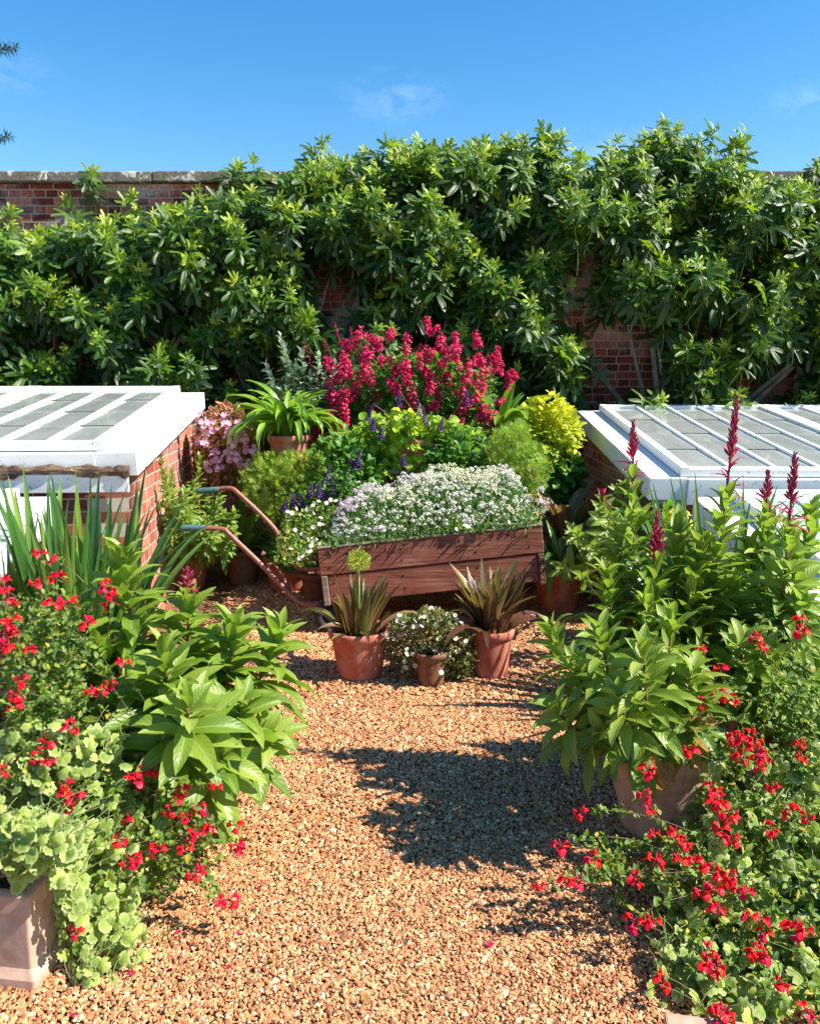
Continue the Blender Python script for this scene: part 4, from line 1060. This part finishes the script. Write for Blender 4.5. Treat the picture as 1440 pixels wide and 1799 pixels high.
# big right eucomis
c=on_bench(880,6.6)
straps('large broad-leaved green plant in a pot at the right of the magenta flowers',c,30,(.42,.66),'strap',(.25,1.2),TS=STRAP[:3],wd=1.15,potr=.16,poth=.24,potm='terra_d')
# magenta salvia: racemes are parts
c=on_bench(725,6.7); t=thing('potted_magenta_salvia',c,'tall bushy salvia covered in magenta-red flower clusters at the centre, below the fig trees','potted plant',GP); pot(t,c,.2,.15,.24,M['terra'])
bc=at(730,700,6.65)
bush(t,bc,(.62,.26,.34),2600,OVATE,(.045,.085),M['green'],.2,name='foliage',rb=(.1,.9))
gs=Geo()
for k in range(46):
    q=at(R.uniform(585,885),R.uniform(590,720),6.6+R.uniform(-.15,.2)); m=(c+q)/2+np.array([(q[0]-c[0])*.2,0,-.02])
    gs.tube(bez(c+np.array([0,0,.2]),m,q,np.linspace(0,1,7)),np.linspace(.005,.002,7),5,cap=False)
gs.build('stem',M['wiry'],t)
def raceme(seed,L=.12):
    g=Geo(); n=19
    for i in range(n):
        f=i/n; a=i*2.4; p_=np.array([0,0,L*(f-.5)*1.25]); hd=np.array([math.cos(a),math.sin(a),0.])
        dr=hd+np.array([0,0,-.35+.9*f])+R.normal(0,.25,3)
        g.inst(SFL[i%4],p_+hd*.012,dr,(0,0,1.),R.uniform(.028,.042),[R.random()])
    g.tube([[0,0,-L*.6],[0,0,L*.55]],[.002,.0015],5)
    return g
rac=[raceme(i,R.uniform(.07,.13)).build('flower_cluster',M['mag'],t,local=True) for i in range(6)]
rp=[(768,572),(752,590),(775,600),(800,590),(735,615),(760,625),(790,615),(815,610),(835,600),(850,615),(705,640),(730,650),(755,655),(780,650),(800,640),(820,640),(845,640),(870,640),(650,595),(640,615),(620,635),(650,640),(665,625),(680,645),(640,660),(615,660),(660,665),(700,670),(720,680),(745,690),(770,690),(795,670),(810,680),(830,670),(850,670),(600,640),(590,670),(630,690),(650,700),(600,690),(690,690),(725,710),(760,712),(745,670),(765,725),(790,715),(810,705),(835,690),(805,735),(820,722),(590,735),(580,715),(605,735),(575,750),(660,710),(645,685),(560,770),(590,765),(612,745),(895,625),(893,660),(888,665),(900,650),(860,745),(810,755),(790,740),(835,760),(612,715),(560,745),(675,655),(710,655),(770,640),(740,640),(790,690),(775,705),(665,610),(635,640),(870,655)]
rp+=[(565,700),(575,690),(560,720),(585,650),(610,610),(630,605),(690,600),(700,620),(720,600),(780,600),(860,600),(880,700),(870,720),(850,720),(730,735),(700,725),(675,735)]
rp=[q for i,q in enumerate(rp) if i<6 or i%11]
for k,(px,py) in enumerate(rp):
    o=rac[k] if k<6 else dup(rac[k%6]); p_=at(px+R.normal(0,9),py+R.normal(0,8),6.38+R.uniform(-.04,.16))
    o.location=Vector(p_-c); o.rotation_euler=(R.normal(0,.45),R.normal(0,.45),R.uniform(0,6.28)); s_=R.uniform(.65,1.18); o.scale=(s_,)*3
# thin dusky spikes upper left of it
c=on_bench(600,6.9); t=thing('potted_dusky_salvia',c,'slender arching stems of dusky pink buds left of the magenta salvia','potted plant',GP); pot(t,c,.12,.09,.22,M['terra'])
gs=Geo()
for (a,b,e) in(((535,600,6.8),0,.09),((568,595,6.8),0,.1),((588,568,6.8),0,.05),((615,575,6.8),0,.08),((548,640,6.7),0,.06)):
    q=at(*a); gs.tube(bez(c+np.array([0,0,.2]),(c+q)/2+np.array([.12,0,.15]),q,np.linspace(0,1,8)),np.linspace(.003,.0015,8),5)
    g=Geo()
    for i in range(26):
        f=i/26; p_=q-np.array([-.05*f,0,.2*f]); hd=R.normal(size=3); hd/=np.linalg.norm(hd); g.inst(BUD,p_,hd+np.array([0,0,.5]),(0,0,1.),R.uniform(.014,.024),[R.uniform(0,.5)])
    g.build('flower_spike',M['mag'],t)
gs.build('stem',M['wiry'],t)
# lime heart-leaved
c=on_bench(730,6.2); t=thing('potted_lime_vine',c,'bush of lime-green heart-shaped leaves under the magenta salvia','potted plant',GP); pot(t,c,.17,.13,.22,M['terra'])
g=Geo(); P=px_pts(1150,[(600,770),(640,735),(720,720),(800,740),(860,770),(870,820),(800,850),(700,850),(620,845)],lambda x,y:6.0+.12*((x-735)/130)**2,.35)
n=len(P); dr=R.normal(0,.6,(n,3))+np.array([0,-.5,-.15]); up=R.normal(0,.35,(n,3))+np.array([.2,-.7,.8])
for i in range(3):
    k=np.arange(n)%3==i; xx=P[k][:,0]; g.inst(HEART[i],P[k],dr[k],up[k],R.uniform(.055,.09,k.sum()),np.clip(R.uniform(.1,.8,k.sum())+.25*np.exp(-((xx-.0)/.25)**2),0,1))
g.build('foliage',M['lime'],t)
c=np.array([.42,5.95,0.]); t=thing('potted_green_bush',c,'dark green leafy bush between the lime vine and the barrow flowers, right of centre','potted plant',GP); pot(t,c,.16,.12,.3,M['terra'])
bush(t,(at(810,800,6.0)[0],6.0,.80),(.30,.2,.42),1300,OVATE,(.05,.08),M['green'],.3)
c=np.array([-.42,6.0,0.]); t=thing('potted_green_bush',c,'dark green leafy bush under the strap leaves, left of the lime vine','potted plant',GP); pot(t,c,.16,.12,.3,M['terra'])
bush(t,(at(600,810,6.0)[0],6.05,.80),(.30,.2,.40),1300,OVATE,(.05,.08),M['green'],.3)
# purple salvias (spikes are parts)
def purple(label,c,pts,leafpoly,Y):
    t=thing('potted_purple_salvia',c,label,'potted plant',GP); pot(t,c,.11,.085,.2,M['terra_d'])
    gs=Geo(); first=None
    g=Geo(); P=px_pts(420,leafpoly,lambda x,y:Y,.25); n=len(P); g.inst(OVATE[1],P,R.normal(size=(n,3)),R.normal(0,.4,(n,3))+np.array([.2,-.5,1]),R.uniform(.03,.05,n),R.random(n)); g.build('foliage',M['green'],t)
    for k,(px,py,L) in enumerate(pts):
        q=at(px,py,Y-.02+R.uniform(-.05,.1)); g=Geo()
        dirv=np.array([R.normal(0,.25),0,1.])
        for i in range(30):
            f=i/30; a=i*2.4; hd=np.array([math.cos(a),math.sin(a),.3]); g.inst(SFL[i%4],q-dirv*L*(.5-f)+hd*.006*(1.2-f),hd,(0,0,1.),.020*(1.15-.6*f),[R.random()])
        g.build('flower_spike',M['purple'],t)
        gs.tube(bez(c+np.array([0,0,.18]),(c+q)/2+np.array([0,0,.1]),q+dirv*L*.5,np.linspace(0,1,6)),[.003]*6,5,cap=False)
    gs.build('stem',M['wiry'],t); return t
purple('purple salvia spikes behind the left end of the barrow',np.array([-.68,5.8,0.]),[(575,835,.14),(585,850,.14),(560,860,.1),(545,862,.1),(530,880,.1),(515,875,.1),(570,870,.08),(500,890,.08),(630,805,.1),(620,815,.08)],[(490,870),(560,840),(620,830),(630,900),(500,930)],5.65)
purple('purple salvia spikes under the magenta flowers at the centre',np.array([.2,6.35,.916]),[(745,730,.14),(735,720,.12),(650,725,.13),(655,745,.1),(765,790,.09),(840,785,.11),(838,775,.1),(870,825,.08),(708,810,.08),(700,700,.12),(820,700,.12),(775,745,.1),(670,760,.1),(855,790,.1)],[(640,740),(760,735),(850,780),(760,800),(650,780)],5.98)
# feathery
def feathery(label,c,poly,Y,n,extra=None,jit=.35):
    t=thing('potted_scented_geranium',c,label,'potted plant',GP); pot(t,c,.15,.115,.26,M['terra'])
    g=Geo(); P=px_pts(n,poly,lambda x,y:Y,jit); m=len(P)
    dr=R.normal(0,.6,(m,3))+np.array([.1,-.4,.5]); up=R.normal(0,.35,(m,3))+np.array([.2,-.6,.9])
    for i in range(3):
        k=np.arange(m)%3==i; g.inst(DISS[i],P[k],dr[k],up[k],R.uniform(.05,.085,k.sum()),np.clip(R.normal(.5,.27,k.sum()),0,1))
    g.build('foliage',M['feath'],t)
    gs=Geo()
    for p_ in P[:40]: gs.tube(bez(c+np.array([0,0,.22]),(c+p_)/2+np.array([0,0,.05]),p_,np.linspace(0,1,6)),[.004]*6,5,cap=False)
    gs.build('stem',M['stem'],t); return t
feathery('feathery yellow-green geranium left of the barrow, above its upper handle',np.array([-.95,6.1,0.]),[(425,830),(450,800),(500,795),(560,800),(600,830),(590,870),(530,880),(480,920),(430,890)],5.85,1500)
feathery('feathery lime geranium at the right behind the barrow, beside the yellow bush',np.array([.78,6.0,0.]),[(855,790),(880,750),(920,745),(945,790),(965,820),(960,850),(930,880),(880,860)],5.75,1100)
# pink bush
c=np.array([-1.38,6.55,0.]); t=thing('potted_pink_bush',c,'reddish-leaved bush dotted with pink flowers, beside the end of the left cold frame','potted plant',GP); pot(t,c,.17,.13,.3,M['terra'])
bc=at(402,800,6.5); bush(t,bc,(.27,.22,.36),1900,OVATE,(.04,.07),M['redleaf'],.35,clump=.25)
pc_=petal_polar(5,.35,.5,.2,20)
pk=[]
for k,(px,py) in enumerate([(360,755),(400,750),(412,757),(418,748),(405,768),(355,775),(410,790),(403,800),(412,805),(364,820),(382,815),(440,790),(350,735),(380,800),(425,770),(395,735),(372,748),(430,815)]):
    p_=at(px,py,6.22)
    if k<3:
        g=Geo(); m=9; d=R.normal(size=(m,3)); d/=np.linalg.norm(d,axis=1,keepdims=True); g.inst(PINKFL,d*.042,R.normal(size=(m,3)),d+np.array([.2,-.8,.5]),R.uniform(.036,.058,m),R.random(m)); o=g.build('flower_head',M['pink'],t,local=True); pk.append(o)
    else: o=dup(pk[k%3])
    o.location=Vector(p_-c)
# yellow bush
c=np.array([1.05,6.5,0.]); t=thing('potted_yellow_bush',c,'bright yellow-leaved bush at the corner of the right cold frame','potted plant',GP); pot(t,c,.17,.13,.3,M['terra'])
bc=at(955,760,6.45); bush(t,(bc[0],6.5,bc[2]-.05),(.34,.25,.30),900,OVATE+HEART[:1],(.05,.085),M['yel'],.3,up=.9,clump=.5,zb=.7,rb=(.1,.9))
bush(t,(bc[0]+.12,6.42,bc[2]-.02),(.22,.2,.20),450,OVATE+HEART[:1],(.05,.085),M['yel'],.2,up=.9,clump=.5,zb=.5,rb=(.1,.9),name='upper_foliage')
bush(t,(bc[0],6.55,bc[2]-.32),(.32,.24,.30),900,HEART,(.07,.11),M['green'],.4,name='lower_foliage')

# ------------------------------------------------------------------ foreground salvia + trailing plants
def box_planter(parent,c,r,h,mat):
    g=Geo(); th=D2R(-8)
    lv=[(r*1.05,0.),(r*1.05,.035),(r*1.0,.05),(r*.97,.06),(r*.99,h*.5),(r*1.0,h-.07),(r*1.07,h-.055),(r*1.07,h-.008),(r*1.05,h),(r*.9,h-.001),(r*.88,h*.8)]
    n=len(lv); V=[];fs=[]
    for a,z in lv:
        for j,(sx,sy) in enumerate(((-1,-1),(1,-1),(1,1),(-1,1))):
            x,y=a*sx,a*sy; V.append([c[0]+x*math.cos(th)-y*math.sin(th),c[1]+x*math.sin(th)+y*math.cos(th),z])
    for i in range(n-1):
        for j in range(4):
            k=(j+1)%4; fs.append((i*4+j,i*4+k,(i+1)*4+k,(i+1)*4+j))
    g.add(V,fs); bevel(g.build('pot',mat,parent,smooth=False),.012,3)
    g=Geo(); g.box((c[0],c[1],h*.82),(r*1.7,r*1.7,.03),rz=th); g.build('soil',M['soil'],parent,smooth=False)
def front_mass(label_s,label_p,c,pr,ph,fl,scale,org,dfun,salpolys,pltpoly,nleaf,nplt,potm,seed,square=False):
    t=thing('potted_red_salvia',c,label_s,'potted plant',GP)
    if square: box_planter(t,c,pr,ph,M[potm])
    else: pot(t,c,pr,pr*.8,ph,M[potm],rimh=.07,bands=(.3,.62))
    top=np.array([c[0],c[1],ph*.9]); gs=Geo(); gl=Geo()
    fm=[]; sgn_=1 if c[0]<0 else -1; lim=300 if c[0]<0 else -1150
    for k,(zx,zy) in enumerate(fl):
        px,py=org[0]+zx/scale,org[1]+zy/scale
        Y=dfun(px,py); p_=at(px,py,Y)
        if p_[2]<.03: p_=gnd(px,py,.035)
        if k<5:
            g=Geo(); m=3+k%2
            for j in range(m):
                hd=np.array([math.cos(j*2.2+k),math.sin(j*2.2+k)-.5,R.uniform(-.3,.5)])
                g.inst(SFL[(j+k)%4],hd*.006,hd,(0,0,1.)+R.normal(0,.3,3),R.uniform(.021,.029),[R.random()])
            g.tube([[0,.01,-.03],[0,0,0],[0,0,.018]],[.0014,.0014,.001],5,rnd=0)
            o=g.build('flower',M['red'],t,local=True); fm.append(o)
        else: o=dup(fm[int(R.integers(0,5))])
        o.location=Vector(p_-c); o.rotation_euler=(R.normal(0,.35),R.normal(0,.35),R.uniform(-1.2,1.2)); s_=R.uniform(.8,1.2); o.scale=(s_,)*3
        inn=(px<300 if c[0]<0 else px>1130)
        far=np.linalg.norm(p_-top)
        if inn:
            st_=p_+np.array([R.normal(0,.06),R.uniform(.0,.10),-R.uniform(.08,.16)]); far=.22
        else:
            st_=top+(p_-top)*R.uniform(.55,.72)+np.array([R.normal(0,.04),R.uniform(.0,.12),-.02]); st_[2]=max(st_[2],.05)
        m=(st_+p_)/2+R.normal(0,.02,3)+np.array([0,0,.015 if inn else .05])
        top_=st_
        pts=bez(st_,m,p_,np.linspace(0,1,9)); gs.tube(pts,np.linspace(.0015,.0009,9),5,cap=False)
        n=int(far*30); tt=R.uniform(.5,.95,n); q=bez(top_,m,p_,tt)+R.normal(0,.006,(n,3))
        gl.inst(OVATE[k%3],q,R.normal(size=(n,3))+np.array([0,0,.3]),R.normal(0,.4,(n,3))+np.array([.2,-.4,1]),R.uniform(.014,.028,n),np.clip(R.normal(.5,.25,n),0,1))
    P=[]
    for poly,cnt in salpolys:
        # leafy twigs ending in the region
        E=px_pts(cnt,poly,dfun,.42)
        for e in E:
            d=np.array([R.normal(0,.6),R.normal(-.2,.4),R.uniform(.1,1.)]); d/=np.linalg.norm(d); L=R.uniform(.07,.15); n=int(R.integers(9,16))
            tt=R.uniform(0,1,n); q=e-d*L*tt[:,None]; gs.tube([e-d*L,e],[.0013,.0008],4,cap=False)
            hd=R.normal(size=(n,3))*.8+d*.7
            gl.inst(OVATE[int(R.integers(0,3))],q,hd,R.normal(0,.35,(n,3))+np.array([.2,-.45,1]),R.uniform(.014,.032,n),np.clip(R.normal(.48,.24,n)+(1-tt)*.12,0,1))
    gl.build('foliage',M['sal'],t); gs.build('stem',M['wiry'],t)
    t2=thing('trailing_plant',c+np.array([0,0,ph*.9]),label_p,'trailing plant')
    gp=Geo(); gs=Geo()
    for poly,cnt,sz,*fd in pltpoly:
        Q=px_pts(int(cnt*1.35),poly,(lambda a,b:fd[0]) if fd else (lambda a,b:dfun(a,b)+(0. if c[0]<0 else .03)),.16 if fd else .26); n=len(Q)
        for i in range(4):
            k=np.arange(n)%4==i; m=k.sum()
            gp.inst(SCAL[i],Q[k],R.normal(0,.6,(m,3))+np.array([0,-.2,-.3]),R.normal(0,.38,(m,3))+np.array([.25,-.65,.9]),R.uniform(sz[0],sz[1],m),np.clip(R.normal(.5,.25,m),0,1))
        for e in Q[:26]: gs.tube(bez(e+np.array([R.normal(0,.07),.07,.05]),e+np.array([R.normal(0,.02),.02,.04]),e,np.linspace(0,1,7)),[.0013]*7,5,cap=False)
    gp.build('foliage',M['plec'],t2); gs.build('stem',M['stem'],t2)
    return t
FLL=[(30,90),(50,130),(45,225),(225,25),(150,55),(220,135),(295,125),(435,68),(432,122),(345,210),(485,375),(10,40),(35,215),(60,250),(30,300),(10,315),(120,318),(75,430),(75,490),(60,530),(365,475),(420,475),(440,450),(290,620),(180,685),(145,745),(185,755),(15,795),(520,825),(565,800),(620,800),(550,840),(250,860),(265,900),(295,895),(720,865),(715,905),(850,860),(670,955),(510,985),(790,940),(740,975),(220,1000),(185,1028),(255,970),(470,1065),(780,1040),(830,1015),(930,1015),(940,1090),(510,1145),(545,1140),(735,1090),(625,1100),(190,1250),(775,1205),(875,1318),(905,1305),(300,1430),(155,-60),(200,-40),(40,200),(15,260)]
FLR=[(1130,190),(1135,240),(965,265),(985,298),(755,315),(820,393),(810,488),(875,512),(732,527),(880,655),(915,665),(955,665),(690,718),(880,712),(905,745),(960,710),(965,740),(998,735),(980,778),(1145,690),(1140,738),(540,790),(518,888),(545,950),(270,960),(560,1045),(645,1045),(685,1080),(795,865),(800,920),(830,915),(820,995),(835,1060),(868,1062),(1090,950),(1170,975),(1022,1025),(1030,862),(855,970),(187,1092),(325,1143),(565,1150),(660,1140),(715,1145),(745,1160),(100,1250),(215,1225),(245,1235),(492,1225),(830,1205),(862,1205),(815,1255),(755,1270),(895,1270),(925,1275),(815,1345),(937,1375),(982,1385),(995,1437),(1110,1418),(1145,1420),(478,1390),(555,1390),(770,1505),(780,1580),(812,1570),(955,1500),(975,1515),(1055,1635),(598,1620),(1160,1745),(838,1752),(803,1778)]
dL=lambda x,y:float(np.interp(y,[900,950,1250,1600,1799],[2.55,2.5,2.28,2.02,1.86]))+ .0004*max(0,x-150)
dR=lambda x,y:float(np.interp(y,[1050,1150,1500,1799],[2.72,2.58,2.14,1.74]))+.0002*max(0,1300-x)
front_mass('red-flowered salvia sprawling from the pale moulded terracotta planter at the lower left','pale green scallop-leaved trailing plant cascading from the lower left planter',
   gnd(95,1735)+np.array([-.185,.17,0.]),.165,.285,FLL,2.252,(0,1000),dL,
   [([(0,1050),(60,1040),(140,1080),(180,1150),(150,1250),(0,1280)],260),([(0,1250),(200,1290),(330,1400),(370,1480),(330,1530),(250,1560),(120,1420),(0,1400)],420),([(0,1270),(180,1300),(260,1480),(200,1600),(120,1560),(60,1440),(0,1440)],170)],
   [([(0,1290),(90,1260),(200,1330),(250,1420),(260,1520),(230,1640),(150,1640),(80,1560),(0,1480)],900,(.028,.046)),([(-60,1470),(30,1430),(118,1440),(128,1500),(112,1570),(70,1525),(30,1560),(10,1520),(-60,1540)],210,(.026,.044),1.82),([(60,1420),(150,1450),(150,1640),(105,1600),(95,1540)],130,(.026,.042),1.92),([(80,1550),(220,1560),(260,1660),(200,1760),(110,1700)],150,(.026,.040)),([(130,1690),(300,1670),(240,1790),(120,1799)],26,(.02,.032)),([(90,1260),(220,1270),(240,1350),(100,1340)],60,(.035,.055))],0,0,'terra_p',1,square=True)
front_mass('red-flowered salvia sprawling over the gravel at the lower right, below the lobelia spikes','pale green scallop-leaved trailing plant at the lower right corner',
   np.array([1.42,2.05,0.]),.19,.28,FLR,2.252,(900,1000),dR,
   [([(1200,1290),(1440,1180),(1640,1180),(1640,1500),(1230,1450)],620),([(1150,1450),(1440,1450),(1500,1800),(1250,1760),(1180,1600)],620),([(1060,1470),(1150,1460),(1150,1520),(1040,1530)],22),([(1300,1080),(1440,1050),(1440,1250),(1280,1230)],110)],
   [([(1230,1350),(1440,1310),(1560,1330),(1560,1560),(1260,1540)],190,(.038,.058)),([(1160,1500),(1440,1520),(1560,1560),(1560,1850),(1250,1850),(1190,1640)],520,(.034,.054)),([(1130,1660),(1230,1640),(1290,1799),(1150,1799)],50,(.024,.036))],0,0,'terra',2)

# fallen petals on the gravel, and the loose brick
pm=None
for k,(px,py) in enumerate([(395,1585),(312,1640),(620,1372),(400,1700),(230,1710),(130,1785),(455,1560),(1165,1720),(985,1560),(860,1660),(300,1750),(420,1640),(1130,1735)]):
    p_=gnd(px,py,.012)
    if pm is None:
        g=Geo(); g.inst(PINKFL,[[0,0,0]],(0,1,.1),(0,0,1.),.02,[.3]); pm=g.build('fallen_petal',M['mag']); o=pm
    else: o=dup(pm)
    o.location=Vector(p_); o.rotation_euler=(R.normal(0,.3),R.normal(0,.3),R.uniform(0,6)); tag(o,'tiny fallen magenta petal lying on the gravel path','petal','fallen petals scattered on the gravel')
p_=gnd(1232,1822); t=Geo(); t.box((0,0,.028),(.10,.20,.056)); o=bevel(t.build('brick',M['terra_p'],smooth=False),.006); o.location=(p_[0],p_[1]-.05,0); o.rotation_euler=(0,0,1.4)
tag(o,'single loose brick on the gravel at the bottom right corner','brick')

dl=None
for k,(px,py) in enumerate([(520,1420),(905,1330),(600,1610),(760,1480),(470,1690),(980,1700),(700,1260),(1010,1480),(840,1555),(560,1290),(640,1745)]):
    p_=gnd(px,py,.014)
    if dl is None:
        g=Geo(); g.inst(OVATE[2],[[0,0,0]],(0,1,.1),(0,0,1.),.035,[.6]); dl=g.build('dry_leaf',M['lobold']); o=dl
    else: o=dup(dl)
    o.location=Vector(p_); o.rotation_euler=(R.normal(0,.4),R.normal(0,.4),R.uniform(0,6)); o.scale=(float(R.uniform(.6,1.2)),)*3
    tag(o,'small curled dry leaf lying on the gravel path','leaf','dry leaves scattered on the gravel')
